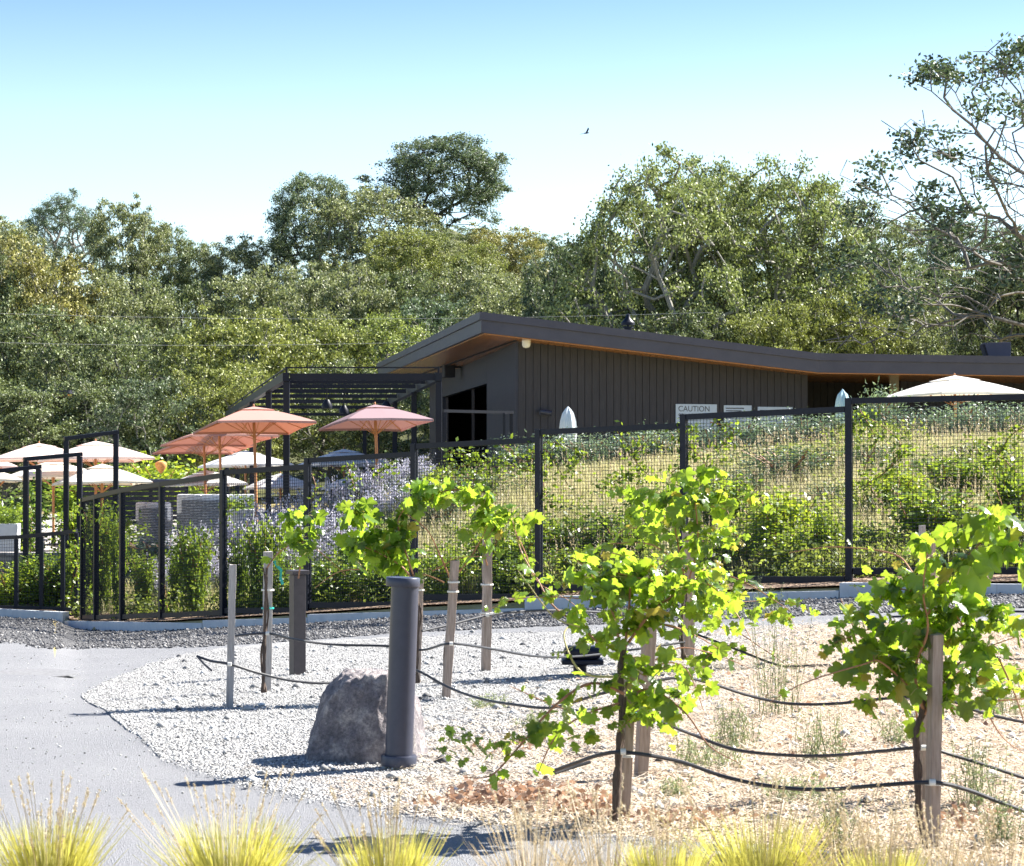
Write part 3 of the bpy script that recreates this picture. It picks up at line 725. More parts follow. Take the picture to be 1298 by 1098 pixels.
# ------------------------------------------------------------ umbrellas
def umbrella(u, vt, vr, w, y, mat, label, rot=20, ph=None, up_vent=True, cat='umbrella'):
    ap = P(u, vt, y); rim = P(u, vr, y).z; half = w * y / 2800 / 2 / (math.cos(R(rot)) + math.sin(R(rot))) 
    rise = ap.z - rim
    zg = hh(ap.x, ap.y)
    t = thing('patio_umbrella', label, 'umbrella', (ap.x, ap.y, zg), R(rot), 'open patio umbrellas on the terrace')
    H = ap.z - zg; Z = lambda k: H - rise * k     # k: 0 apex, 1 rim
    # canopy: eight ribs, square outline with slightly hollow sides
    def ring(k, dz=0, hollow=.0):
        pts = []
        for i in range(8):
            ang = math.pi/4 * i + math.pi/4
            if i % 2 == 0: r = math.sqrt(2) * half * k
            else: r = half * k * (1 - .02)
            z = Z(k) + dz - (.0 if i % 2 == 0 else -.02*k)
            pts.append((r*math.cos(ang), r*math.sin(ang), z))
        return pts
    mb = MB(); 
    ks = [.30, .5, .75, 1.0]
    for k in ks: mb.v += ring(k, .03*math.sin(math.pi*k))
    val = ring(1.0); mb.v += [(x*1.003, y_*1.003, z-.045) for x, y_, z in val]
    for r_ in range(len(ks)):
        for i in range(8):
            a = r_*8+i; b_ = r_*8+(i+1) % 8; mb.f.append((a, b_, b_+8, a+8))
    cp = mb.build('canopy', mat, t)
    vm = MB(); vm.v = [(0, 0, H + .02)] + ring(.34, .05)
    for i in range(8): vm.f.append((0, 1+i, 1+(i+1) % 8))
    vm.build('vent_cap', mat, cp)
    MB().tube([(0, 0, -.05), (0, 0, H - .02)], .03, 10).build('pole', 'pole_wood', t, True)
    MB().lathe([(.012, H+.07), (.02, H+.05), (.02, H+.02)][::-1], 10).build('finial', 'pole_wood', t, True)
    hz = Z(1) - .12
    rb = MB(); st = MB()
    for i in range(8):
        ang = math.pi/4 * i + math.pi/4; r = (math.sqrt(2) if i % 2 == 0 else .98) * half
        e = Vector((r*math.cos(ang), r*math.sin(ang), Z(1) - .02)); top = Vector((0, 0, H - .05))
        MB().beam(top, e, .011, .014).build('rib', 'pole_wood', t)
        m_ = top.lerp(e, .5)
        MB().beam((0, 0, hz - .10), m_, .010, .012).build('strut', 'pole_wood', t)
    MB().lathe([(.03, hz-.17), (.04, hz-.12), (.03, hz-.08)], 10).build('hub', 'pole_wood', t, True)
    t.rotation_euler = (R(-6 if mat in ('salmon', 'mauve') else -2), 0, R(rot))
    if ph: MB().lathe([(.25, 0), (.25, .05), (.05, .08), (.05, .3)], 16).build('base', 'black_steel', t, True)
    return t
umbrella(327, 515, 540, 166, 44, 'salmon', 'salmon umbrella closest to the pergola corner, its coral underside showing', 22, 1)
umbrella(283, 541, 557, 158, 51, 'salmon', 'salmon umbrella just behind and below the one at the pergola corner', 28, 1)
umbrella(262, 554, 568, 140, 56, 'salmon', 'lowest of the three overlapping salmon umbrellas, farthest left of them', 25, 1)
umbrella(480, 513, 537, 150, 44, 'mauve', 'dusky pink umbrella standing in front of the pergola posts near the house', 24, 1)
umbrella(50, 563, 582, 150, 53, 'pinkish', 'pale pink umbrella behind the middle portal frame at the left', 20, 1)
umbrella(122, 560, 582, 162, 49, 'pinkish', 'pale pink umbrella seen through the tallest portal frame', 22, 1)
umbrella(68, 585, 605, 150, 50.5, 'cream', 'cream umbrella under the two pale pink ones, left pole', 20, 1)
umbrella(130, 589, 612, 138, 47.8, 'cream', 'cream umbrella directly below the pale pink one in the tallest portal', 24, 1)
umbrella(-8, 582, 592, 70, 55, 'pinkish', 'pale pink umbrella cut by the left edge, higher of the two', 20, 1)
umbrella(-5, 597, 609, 76, 48.5, 'cream', 'cream umbrella cut by the left edge behind the lowest portal', 20, 1)
umbrella(312, 572, 590, 128, 60, 'offwhite', 'white umbrella seen under the salmon rim beside the pergola post', 24, 1)
umbrella(262, 597, 614, 112, 57, 'offwhite', 'small white umbrella just above the fence rail beneath the salmon trio', 24, 1)
umbrella(356, 601, 618, 100, 57.5, 'offwhite', 'low white umbrella between two pergola posts above the lavender', 24, 1)
umbrella(437, 570, 589, 130, 58, 'offwhite', 'white umbrella beneath the left rim of the dusky pink one', 24, 1)
umbrella(448, 603, 618, 84, 54, 'offwhite', 'lowest white umbrella, half hidden by lavender left of the dusky pink pole', 24, 1)
umbrella(1212, 477, 502, 180, 46.5, 'offwhite', 'large white umbrella at the right, before the long roof', 24, 1)
def closed_umbrella(u, vt, vb, w, y, mat, label):
    ap = P(u, vt, y); zg = hh(ap.x, ap.y); H = ap.z - zg; s = w*y/2800/2; lo = P(u, vb, y).z - zg
    t = thing('closed_umbrella', label, 'closed umbrella', (ap.x, ap.y, zg))
    mb = MB(); n = 28; prof = [(0.02, H), (.35, H - .07), (.62, H-(H-lo)*.3), (.85, H-(H-lo)*.6), (1.0, lo), (.8, lo - .35), (.85, lo-.5)]
    for k, z in prof:
        for i in range(n):
            t_ = 2*math.pi*i/n; r = s*k*(1 + .17*math.cos(7*t_ + z)); mb.v.append((r*math.cos(t_), r*math.sin(t_), z))
    for j in range(len(prof)-1):
        for i in range(n): mb.f.append((j*n+i, (j+1)*n+i, (j+1)*n+(i+1) % n, j*n+(i+1) % n))
    mb.f.append(tuple(range(n)))
    mb.build('furled_canopy', mat, t, True)
    MB().tube([(0, 0, -.02), (0, 0, H-.1)], .025, 8).build('pole', 'pole_wood', t, True)
    MB().lathe([(.24, 0), (.24, .05), (.05, .08)], 16).build('base', 'black_steel', t, True)
closed_umbrella(720, 515, 545, 21, 45, 'closed_cloth', 'white furled umbrella left of the CAUTION sign')
closed_umbrella(1068, 493, 516, 18, 46, 'closed_blue', 'pale blue furled umbrella behind the tall fence post')
# hanging lantern
p = P(204, 582, 48.5)
p = P(204, 583, 48.9)
t = thing('hanging_lantern', 'orange teardrop lantern hanging at the rim of a pale pink umbrella', 'lantern', p)
MB().lathe([(.02, -.30), (.07, -.24), (.12, -.16), (.135, -.10), (.11, -.05), (.03, -.02)], 16).build('shade', 'lantern', t, True)
MB().tube([(0, 0, -.03), (0, 0, .07)], .006, 6).build('cord', 'black_steel', t)
# ------------------------------------------------------------ sofas, planter, walls on the patio
def sofa(u0, u1, vt, vb, y, label, rz=0):
    a, c = P(u0, vt, y), P(u1, vt, y); w = c.x - a.x; m_ = (a+c)/2; zg = hh(m_.x, y); H = a.z - zg
    t = thing('wicker_sofa', label, 'sofa', (m_.x, y, zg), rz, 'grey wicker sofas on the patio')
    mb = MB(); n = 14
    for z in (0.03, H-.06):     # curved wicker back, seen from behind
        for side_ in (0, 1):
            for i in range(n+1):
                s = i/n*2-1; yy = .55*(s*s) + side_*.14
                mb.v.append((s*w/2, yy, z))
    k = n+1
    for i in range(n):
        mb.f += [(i, i+1, 2*k+i+1, 2*k+i), (k+i+1, k+i, 3*k+i, 3*k+i+1), (2*k+i, 2*k+i+1, 3*k+i+1, 3*k+i), (i+1, i, k+i, k+i+1)]
    mb.f += [(0, 2*k, 3*k, k), (n, k+n, 3*k+n, 2*k+n)]
    mb.build('wicker_back', 'wicker', t)
    MB().box((0, .72, .22), (w*.9, .7, .38)).build('seat_base', 'wicker', t, bevel=.03)
    for i in range(3):
        MB().box(((i-1)*w*.3, .75, .47), (w*.29, .64, .12)).build('seat_cushion', 'cushion', t, bevel=.04)
        s = (i-1)*.6
        MB().box(((i-1)*w*.32, .29+.45*s*s, H-.15), (w*.34, .2, .44), s*.45).build('back_cushion', 'cushion', t, bevel=.05)
sofa(168, 213, 641, 685, 49.5, 'shorter grey wicker sofa left of the fence post, white cushions on its back')
sofa(219, 322, 631, 680, 48.8, 'long grey wicker sofa with white cushions behind the lavender')
def planter(u0, u1, vt, vb, y, label):
    a, c = P(u0, vt, y), P(u1, vt, y); m_ = (a+c)/2; zg = hh(m_.x, y); H = a.z-zg; w = c.x-a.x
    t = thing('planter_box', label, 'planter', (m_.x, y, zg), .1, 'pale planters with grassy plants')
    b = MB(); b.quadbox([(-w*.45, -.25, 0), (w*.45, -.25, 0), (w*.45, .25, 0), (-w*.45, .25, 0), (-w/2, -.3, H), (w/2, -.3, H), (w/2, .3, H), (-w/2, .3, H)]); b.build('box', 'concrete', t, bevel=.01)
    rg = np.random.default_rng(int(u0)+50); n = 400
    Cn = np.stack([rg.uniform(-w/2, w/2, n), rg.uniform(-.28, .28, n), H + .02 + abs(rg.normal(0, .14, n))], 1)
    V, F = leafquads(Cn, .14, .03, rg); o = np_mesh('foliage', V, F, 'leaf_shrub', t); o.color = (.9, 1, .8, 1)
planter(278, 322, 646, 668, 47.6, 'pale planter with trailing plants at the right end of the long sofa')
planter(-5, 24, 664, 690, 44.5, 'pale planter with yellow-green grass at the left edge')
t = MB(); a, c = P(100, 612, 64), P(236, 612, 64)
hw = thing('screen_wall', 'low grey slatted screen wall beyond the cream umbrellas', 'screen wall', (a.x, 64, hh(a.x, 64)))
Hs = P(150, 612, 64).z - hw.location.z
for i in range(9): MB().box(((c.x-a.x)/2, 0, .1+i*Hs/9), (c.x-a.x, .05, Hs/9*.8)).build('slat', 'siding', hw)
for i in range(4): MB().box(((c.x-a.x)*i/3, .06, Hs/2), (.1, .06, Hs)).build('post', 'black_steel', hw)
MB().box(((c.x-a.x)/2, 0, Hs+.06), (c.x-a.x+.4, 1.4, .08)).build('roof_sheet', 'bollard_steel', hw)
# stone retaining walls low at the left
for (u0, u1, vt, y, lab) in ((-60, 98, 700, 43.5, 'low stone retaining wall behind the low fence'), (150, 345, 690, 46.6, 'low stone retaining wall below the wicker sofas')):
    a, c = P(u0, vt, y), P(u1, vt, y); zg = min(hh(a.x, y), hh(c.x, y)) - .3
    o = MB().box((0, 0, (a.z-zg)/2), (c.x-a.x, .35, a.z-zg)).build('stone_wall', 'stone', None, bevel=.015)
    o.location = ((a.x+c.x)/2, y, zg); tag(o, lab, 'stone wall')
# cabin roof among the trees
p = P(62, 497, 84)
cb = thing('forest_cabin', 'small cabin half hidden in the oaks at the far left', 'cabin', (p.x, 84, hh(p.x, 84)))
Hc = p.z - cb.location.z
MB().box((.4, 1.6, (Hc-.25)/2), (2.4, 2.6, Hc-.25)).build('wall', 'dark_inside', cb)
MB().box((0, 1.2, Hc), (1.7, 3.4, .12)).build('roof', 'fascia', cb); MB().box((.05, .9, Hc-.14), (1.5, 2.8, .12)).build('soffit', 'soffit', cb)
# wires
for (ua, va, ub, vb_, y, lab) in ((-40, 396, 900, 396, 83.5, 'upper thin pale utility wire crossing before the oaks'), (-40, 433, 760, 424, 80, 'lower thin pale utility wire passing behind the roof ridge')):
    a, c = P(ua, va, y), P(ub, vb_, y); pts = []
    for i in range(25):
        s = i/24; q_ = a.lerp(c, s); q_.z -= .25*4*s*(1-s); pts.append(q_)
    tag(MB().tube(pts, .0065, 6).build('utility_wire', 'white_tie'), lab, 'utility wire', 'utility wires')
# bird
p = P(743, 169, 120)
bd = MB(); bd.tube([(-.30, 0, -.02), (-.12, 0, 0), (.1, 0, .03), (.26, 0, .05), (.34, 0, .04)], [.01, .07, .08, .05, .015], 8)
bd.v += [(-.08, -.05, .03), (.14, -.05, .04), (.32, -.2, .45), (.20, -.25, .62), (.08, -.15, .35), (-.08, .05, .03), (.14, .05, .04), (-.55, .3, -.02), (-.75, .35, -.10), (-.35, .2, 0)]
k = len(bd.v) - 10; bd.f += [(k, k+1, k+2, k+3, k+4), (k+5, k+6, k+7, k+8, k+9)]
bd.v += [(-.28, -.03, -.02), (-.28, .03, -.02), (-.46, .07, -.05), (-.46, -.07, -.05)]; k = len(bd.v)-4; bd.f += [(k, k+1, k+2, k+3)]
o = bd.build('bird', 'dark_inside', None, True); o.location = p; o.scale = (.5, .5, .5); tag(o, 'dark bird gliding with raised wing in the open sky', 'bird')

# ------------------------------------------------------------ bollards, rock, low fixture
p = G(505, 978)
t = thing('bollard', 'tall slate grey round bollard with a flat cap in front of the boulder', 'bollard', p)
s = p.y/2800; Hb = (978-737)*s + .02; r = 17.5*s; an = .0
MB().lathe([(r*.85, 0), (r*.85, .035)], 24, (.01, 0, 0)).build('footing', 'stake_grey', t, True)
MB().lathe([(r*1.28, .034), (r*1.3, .04), (r*1.3, .085), (r*1.26, .092)], 32).build('collar', 'bollard_steel', t, True)
MB().lathe([(r, .0925), (r, Hb-.05)], 32, (.0, 0, 0)).build('column', 'bollard_steel', t, True)
MB().lathe([(r*1.22, Hb-.049), (r*1.24, Hb-.044), (r*1.24, Hb-.004), (r*1.2, Hb)], 32, (-.012, 0, 0)).build('cap', 'bollard_steel', t, True)
t.rotation_euler = (0, .035, 0)
p = G(377, 858)
t = thing('bollard', 'short brown square bollard with a flat overhanging cap behind the two slim stakes', 'bollard', p, .5)
s = p.y/2800; Hb = (858-723)*s; w = 18*s/1.1
MB().box((0, 0, (Hb-.04)/2), (w, w, Hb-.04)).build('column', 'bronze_steel', t, bevel=.004)
MB().box((0, 0, Hb-.018), (w*1.4, w*1.4, .036)).build('cap', 'bronze_steel', t, bevel=.004)
def rock():
    import bmesh
    bm = bmesh.new(); bmesh.ops.create_icosphere(bm, subdivisions=6, radius=1)
    from mathutils import noise as nz
    p0 = G(462, 972); s = p0.y/2800
    planes = [(Vector((.08, 0, 1)), .86), (Vector((-.9, -.25, .52)), .93), (Vector((.85, -.1, .3)), .90), (Vector((.1, -1, .12)), .80), (Vector((-.4, -.8, .3)), .82), (Vector((.55, -.75, .2)), .82), (Vector((.5, 0, .9)), .93), (Vector((-.45, -.1, .88)), .93), (Vector((1, -.2, -.1)), .93), (Vector((-.15, -.75, .65)), .9)]
    for v in bm.verts:
        c_ = v.co; q_ = c_ * (1.0 / (abs(c_.x)**4 + abs(c_.y)**4 + abs(c_.z)**4)**.25)**.8
        for n_, d in planes:
            n_ = n_.normalized(); k = q_.dot(n_)
            if k > d: q_ -= n_ * (k-d) * .93
        q_ = q_ * (1.0 / (abs(v.co.x)**3.4 + abs(v.co.y)**3.4 + abs(v.co.z)**3.4)**(1/3.4))**.75 if False else q_
        f = 1 + .06*nz.noise(q_*1.3 + Vector((7, 4, 2))) + .035*nz.noise(q_*3.3) - .075*abs(nz.noise(q_*2.1 + Vector((1, 9, 3)))) + .030*nz.noise(q_*10) + .020*nz.noise(q_*24)
        q_ = q_ * f
        x = q_.x; z = q_.z
        if z > 0: x *= 1 - .13*z*(1.1 if x < 0 else .5)
        v.co = Vector((x, q_.y, z))
    W = 80*s; Ht = 125*s
    for v in bm.verts: v.co = Vector((v.co.x*W*1.0, v.co.y*W*.75, v.co.z*Ht*1.10 if v.co.z > 0 else v.co.z*.25))
    me = bpy.data.meshes.new('boulder'); bm.to_mesh(me); bm.free()
    me.polygons.foreach_set('use_smooth', [True]*len(me.polygons))
    o = link('boulder', me, 'rock'); o.location = (p0.x + .0, p0.y + W*.55, -.02); return o
tag(rock(), 'rough purplish grey granite boulder behind the tall bollard', 'boulder')
p = G(735, 858); s = p.y/2800
t = thing('path_light', 'low black lamp with a broad hood between the hoses, left of the nearest vine', 'path light', p)
MB().lathe([(.055, -.01), (.055, .09), (.075, .10)], 20).build('stem', 'black_steel', t, True)
b = MB(); b.box((.02, 0, .20), (.30, .22, .10)); b.build('lamp_head', 'black_steel', t, bevel=.035)
b = MB(); b.box((.02, 0, .128), (.34, .26, .04)); b.build('lamp_rim', 'black_steel', t, bevel=.01)

# ------------------------------------------------------------ stakes and hoses
def stake(ub, vb, ut, vt, w, mat, label, ties=(), y=None, rot=.3):
    p = G(ub, vb); s = p.y/2800; top = P(ut, vt, p.y)
    t = thing('vine_stake', label, 'stake', p, 0, 'wooden stakes holding the vines')
    d = top - p; ww = w*s/1.36
    b = MB(); rr = rot; n = 9; b0 = 0
    for i in range(n+1):
        f = i/n; c = d*f + Vector((random.uniform(-.002, .002), random.uniform(-.002, .002), 0))
        if i == 0: c -= d.normalized()*.05
        for k in range(4):
            a = rr + math.pi/4 + k*math.pi/2; r_ = ww*.707*(1 + random.uniform(-.03, .03)); b.v.append((c.x + r_*math.cos(a), c.y + r_*math.sin(a), c.z + (random.uniform(-.006, .006) if i == n else 0)))
    for i in range(n):
        for k in range(4): a0 = i*4+k; a1 = i*4+(k+1) % 4; b.f.append((a0, a1, a1+4, a0+4))
    b.f += [(3, 2, 1, 0), (n*4, n*4+1, n*4+2, n*4+3)]
    b.build('post', mat, t, bevel=.003)
    for vtie, tm in ties:
        f = (vb - vtie)/(vb - vt); c = d*f
        MB().tube([c - Vector((0, 0, .006)), c + Vector((0, 0, .006))], ww*.80, 4 if False else 12, True).build('tie', tm, t)
    return t, p, d
random.seed(11)
stake(791, 1045, 800, 832, 17, 'stake', 'nearest stake of the bushy middle vine, turquoise tape round its waist', ((905, 'teal'), (958, 'white_tie')))
stake(812, 990, 828, 722, 20, 'stake', 'brown stake half hidden behind the foliage of the middle vine', ((905, 'white_tie'),))
stake(872, 836, 873, 674, 18, 'stake', 'farther stake wreathed by the small vine behind the middle one', ((720, 'white_tie'), (745, 'white_tie')))
stake(1182, 1080, 1186, 803, 20, 'stake', 'closest stake of the large-leaved vine at the right', ((993, 'white_tie'),))
stake(1171, 1027, 1173, 790, 15, 'stake', 'stake standing right behind the closest one at the right vine')
stake(565, 888, 577, 710, 13, 'stake', 'leaning slim stake just right of the grey bollard', ((738, 'white_tie'), (750, 'white_tie')))
stake(616, 853, 618, 683, 14, 'stake', 'straight brown stake under the arching vine, second from the grey bollard', ((741, 'white_tie'), (777, 'white_tie')))
stake(529, 868, 533, 735, 9, 'stake', 'thin reddish stake directly behind the grey bollard', ((748, 'white_tie'),))
stake(291, 901, 295, 716, 11, 'stake_grey', 'slim grey stake, leftmost, carrying the hose end')
stake(338, 879, 340, 699, 14, 'stake_grey', 'grey stake with turquoise tape, left of the brown bollard', ((771, 'teal'), (748, 'white_tie')))
stake(1168, 838, 1169, 666, 9, 'stake_grey', 'thin grey stake rising before the right fence post', ())
stake(1181, 850, 1181, 686, 10, 'stake', 'second thin stake close to the one before the right fence post')
# flapping tapes
for (u, v, y, L) in ((352, 722, 16.15, .09),):
    p = P(u, v, y); mb = MB(); mb.v = []; pts = [(-6, 10), (-2, 3), (3, -2), (2, -12), (5, -20)]
    for i, (a, c) in enumerate(pts):
        q_ = P(u + a, v - c, y + .01*i); mb.v += [tuple(q_), (q_.x + .018, q_.y, q_.z + .012)]
    for i in range(len(pts)-1): mb.f.append((2*i, 2*i+1, 2*i+3, 2*i+2))
    tag(mb.build('loose_tape', 'teal'), 'loose turquoise tape fluttering at the top of a grey stake', 'tape')

def crspline(pts, n=10):
    out = []
    P_ = [pts[0]] + pts + [pts[-1]]
    for i in range(1, len(P_)-2):
        p0, p1, p2, p3 = P_[i-1:i+3]
        for k in range(n):
            t = k/n; out.append(.5*((2*p1) + (p2-p0)*t + (2*p0-5*p1+4*p2-p3)*t*t + (3*p1-p0-3*p2+p3)*t**3))
    out.append(pts[-1]); return out
def hose(pts, label, r=.009, clips=(), y_of=None):
    pp = crspline([P(*q_) for q_ in pts], 10)
    pp = [Vector((q_.x, q_.y, max(q_.z, hh(q_.x, q_.y) + .035))) for q_ in pp]
    o = tag(MB().tube(pp, r, 8).build('drip_hose', 'hose', None, True), label, 'hose', 'black drip irrigation hoses')
    for (u, v, y) in clips:
        q_ = P(u, v, y); MB().tube([q_ - Vector((.012, 0, 0)), q_ + Vector((.012, 0, 0))], r*1.55, 10).build('hose_clip', 'white_tie', o)
hose([(250, 832, 15.2), (268, 838, 15.1), (291, 842, 15.0), (330, 854, 15.1), (370, 863, 15.2), (412, 866, 15.3), (460, 860, 15.5), (500, 848, 15.5), (528, 850, 15.4), (570, 872, 15.0), (610, 886, 14.5), (650, 893, 14), (700, 897, 13.6), (760, 880, 13.2), (812, 868, 13)], 'hose starting at the leftmost stake and passing behind the boulder', .009, ((291, 842, 14.97),))
hose([(250, 832, 15.2), (258, 841, 15.1), (268, 850, 15.0)], 'short loose hose end dangling near the leftmost stake', .007)
hose([(298, 806, 16.1), (339, 803, 15.9), (370, 810, 16.2), (420, 817, 16.4), (490, 819, 16.4), (535, 824, 16.3), (570, 816, 15.6), (620, 822, 16.0), (680, 832, 16.6), (735, 832, 17.4), (800, 824, 18), (868, 814, 18.4)], 'hose running from the taped grey stake to the black path light', .009, ((339, 803, 15.87), (572, 816, 15.55)))
hose([(535, 800, 17.0), (577, 790, 17.3), (618, 780, 17.6), (660, 775, 18), (720, 774, 18.4), (790, 780, 18.8), (870, 800, 18.5), (930, 822, 18.2), (990, 844, 18), (1040, 846, 18), (1075, 842, 18), (1168, 822, 18.6), (1240, 830, 18.4), (1340, 846, 18)], 'highest hose, crossing behind the arching vine toward the right stakes', .010, ((618, 780, 17.55),))
hose([(700, 978, 10.9), (722, 970, 10.7), (760, 957, 10.4), (795, 954, 10.25), (860, 965, 10.3), (920, 985, 10.3), (980, 997, 10.2), (1040, 1001, 10.1), (1110, 996, 9.8), (1182, 992, 9.62), (1225, 1001, 9.7), (1265, 1016, 9.8), (1330, 1040, 9.9)], 'frontmost hose sagging between the two nearest stakes', .0095, ((790, 953, 10.23), (1182, 992, 9.6)))
hose([(703, 980, 10.9), (722, 974, 10.95), (748, 966, 11)], 'cut hose end lying beside the front hose left of the middle vine', .009)
hose([(812, 905, 11.7), (850, 920, 11.8), (880, 932, 11.9), (930, 950, 11.8), (990, 957, 11.6), (1050, 958, 11.4), (1120, 952, 11), (1171, 948, 10.8), (1210, 958, 10.8), (1255, 972, 10.8), (1340, 1000, 10.8)], 'second hose from the front, below the drooping cane of the middle vine', .009, ((1171, 948, 10.75),))
hose([(812, 868, 13), (860, 859, 13.1), (900, 866, 13.3), (950, 882, 13.4), (1000, 892, 13.4), (1060, 892, 13.3), (1130, 885, 13.1), (1190, 884, 13), (1240, 902, 13), (1290, 914, 13), (1340, 922, 13)], 'third hose from the front, passing behind the right vine at mid height', .009)
hose([(1130, 783, 23), (1200, 776, 23), (1260, 775, 23), (1340, 776, 23)], 'thin hose lying along the far road edge at the right', .012)
# ------------------------------------------------------------ grapevines
LEAF_OUT = [(0, .10), (.10, -.02), (.26, -.08), (.40, .02), (.38, .14), (.56, .22), (.62, .40), (.46, .44), (.36, .50), (.42, .66), (.34, .80), (.20, .78), (.12, .88), (0, 1.02)]
lo = LEAF_OUT + [(-x, y) for x, y in LEAF_OUT[-2:0:-1]]
LO = np.array([(0, .38)] + lo); NL = len(LO)
def grape_leaves(name, items, parent):
    """items: (pos, size, yaw, pitch, roll)"""
    V = []; F = []
    tri = np.array([(0, 1 + i, 1 + (i+1) % (NL-1)) for i in range(NL-1)])
    for k, (p, s, yaw, pit, rol) in enumerate(items):
        x = LO[:, 0].copy(); y = LO[:, 1].copy()
        x = x * (1 + rng.uniform(-.1, .1)); 
        z = -.22*np.abs(x)**1.2 + .10*np.sin(x*9 + rng.uniform(0, 6))*.6 - .22*y*y + .05*rng.normal(size=NL)*.6
        z[0] += .03
        pts = np.stack([x, y - .05, z], 1) * s
        cy, sy = math.cos(yaw), math.sin(yaw); cp, sp = math.cos(pit), math.sin(pit); cr, sr = math.cos(rol), math.sin(rol)
        Rr = np.array([[cr, 0, sr], [0, 1, 0], [-sr, 0, cr]]); Rp_ = np.array([[1, 0, 0], [0, cp, -sp], [0, sp, cp]]); Ry = np.array([[cy, -sy, 0], [sy, cy, 0], [0, 0, 1]])
        pts = pts @ (Ry @ Rp_ @ Rr).T + np.array(p)
        V.append(pts); F.append(tri + k*NL)
    return np_mesh(name, np.concatenate(V), np.concatenate(F), 'leaf_grape', parent, False)
def vine(label, yb, trunk, canes, blobs, size, seed, cane_mat='cane', grapes=None, petiole=True, lmul=1.0, infl=1.12, wander=True):
    random.seed(seed); rs = random
    base = P(trunk[0][0], trunk[0][1], yb) if trunk else P(canes[0][0][0], canes[0][0][1], yb)
    t = thing('grapevine', label, 'grapevine', (0, 0, 0), 0, 'young grapevines on stakes')
    base.z = max(base.z, hh(base.x, base.y)); t.location = base; off = base
    s = yb/2800; items = []; pet = MB()
    if trunk:
        for q_ in range(2):
            pp = crspline([P(u + q_*4*(-1)**i, v, yb + .02*q_ + .015*rs.uniform(-1, 1)) - off for i, (u, v) in enumerate(trunk)], 6)
            rr = [ (5.2 - 2*q_)*s*(1 if yb < 12 else .5)*(1 - .35*i/len(pp))*(1+.18*math.sin(i*2.1)) for i in range(len(pp))]
            MB().tube(pp, rr, 9).build('trunk', 'vine_wood', t, True)
    def addleaf(p, dirx=0, sz=1.0):
        ln = size * rs.uniform(.42, 1.12) * sz
        yaw = rs.uniform(0, 6.283); pit = rs.gauss(-.75, .5); rol = rs.gauss(0, .5)
        # petiole
        q_ = p + Vector((rs.uniform(-.5, .5), rs.uniform(-.5, .5), rs.uniform(.0, .5))) * size * .8
        pet.tube([p, p.lerp(q_, .5) + Vector((0, 0, .006)), q_], [.0018, .0013, .0012], 3, False)
        items.append(((q_.x, q_.y, q_.z), ln, yaw, pit, rol))
    for cn in canes:
        pts, dens, r0 = cn[0], cn[1], cn[2]; dy0, dy1 = (cn[3] if len(cn) > 3 else (0, rs.uniform(-.25, .25)))
        cm = cn[4] if len(cn) > 4 else cane_mat
        n = len(pts); pp = crspline([P(u + rs.uniform(-2, 2), v + rs.uniform(-2, 2), yb + dy0 + (dy1-dy0)*i/(n-1)) - off for i, (u, v) in enumerate(pts)], 7)
        pp = [Vector((q_.x, q_.y, max(q_.z, .03 - off.z + hh(q_.x+off.x, q_.y+off.y)))) for q_ in pp]
        m_ = len(pp); MB().tube(pp, [1.3*r0*(1 - .7*i/m_)*(1 + .12*(i % 4 == 0)) for i in range(m_)], 6).build('cane', cm, t, True)
        acc = 0
        for a, c in zip(pp[2:], pp[3:]):
            acc += (c-a).length*dens*lmul
            while acc > 0:
                if rs.random() < acc: addleaf(a.lerp(c, rs.random()), sz=cn[5] if len(cn) > 5 else 1)
                acc -= 1
            acc = 0 if acc < 0 else acc
    for (u, v, ru, rv, n, dy, sz) in blobs:
        for _ in range(int(n*.62*lmul)):
            while True:
                a, c, e_ = rs.uniform(-1, 1), rs.uniform(-1, 1), rs.uniform(-1, 1)
                if a*a+c*c+e_*e_ < 1: break
            addleaf(P(u + a*ru*infl, v + c*rv*infl, yb + dy + e_*ru*s*1.0) - off, sz=sz)
    # thin shoots wandering out of the leafy masses, leaves shrinking toward the tip
    for (u, v, ru, rv, n, dy, sz) in blobs:
        for _ in range((2 if n > 25 else 1 if n > 12 else 0) if wander else 0):
            an = rs.uniform(-.4, 3.6); L_s = rs.uniform(.9, 1.6)*ru; du, dv = math.cos(an)*L_s, -math.sin(an)*L_s*.8
            p0 = (u + du*.2, v + dv*.2); pp = crspline([P(p0[0], p0[1], yb + dy) - off, P(u + du*.75, v + dv*.8 + 2, yb + dy + rs.uniform(-.1, .1)) - off, P(u + du*1.25, v + dv*1.0 + 8, yb + dy + rs.uniform(-.2, .2)) - off, P(u + du*1.55, v + dv*.95 + 22, yb + dy + rs.uniform(-.2, .2)) - off], 6)
            MB().tube(pp, [.0035*(1 - .75*i/len(pp)) for i in range(len(pp))], 5).build('cane', 'cane_green' if rs.random() < .5 else 'cane', t, True)
            for i, q_ in enumerate(pp[3:]):
                if rs.random() < .75: addleaf(q_, sz=.95 - .6*i/len(pp))
    grape_leaves('foliage', items, t); pet.build('leaf_stalks', 'cane_green', t)['kind'] = 'stuff'
    if grapes:
        for (u, v) in grapes:
            g_ = MB(); c = P(u, v, yb) - off
            for k in range(26):
                f = k/26; r_ = .028*(1-f*.7); a = rs.uniform(0, 6.28)
                ctr = (c.x + r_*math.cos(a), c.y + r_*math.sin(a), c.z - f*.11)
                g_.lathe([(.003, -.0085), (.007, -.005), (.009, 0), (.007, .005), (.003, .0085)], 8, ctr)
            g_.build('grape_cluster', 'grape', t, True)
    return t
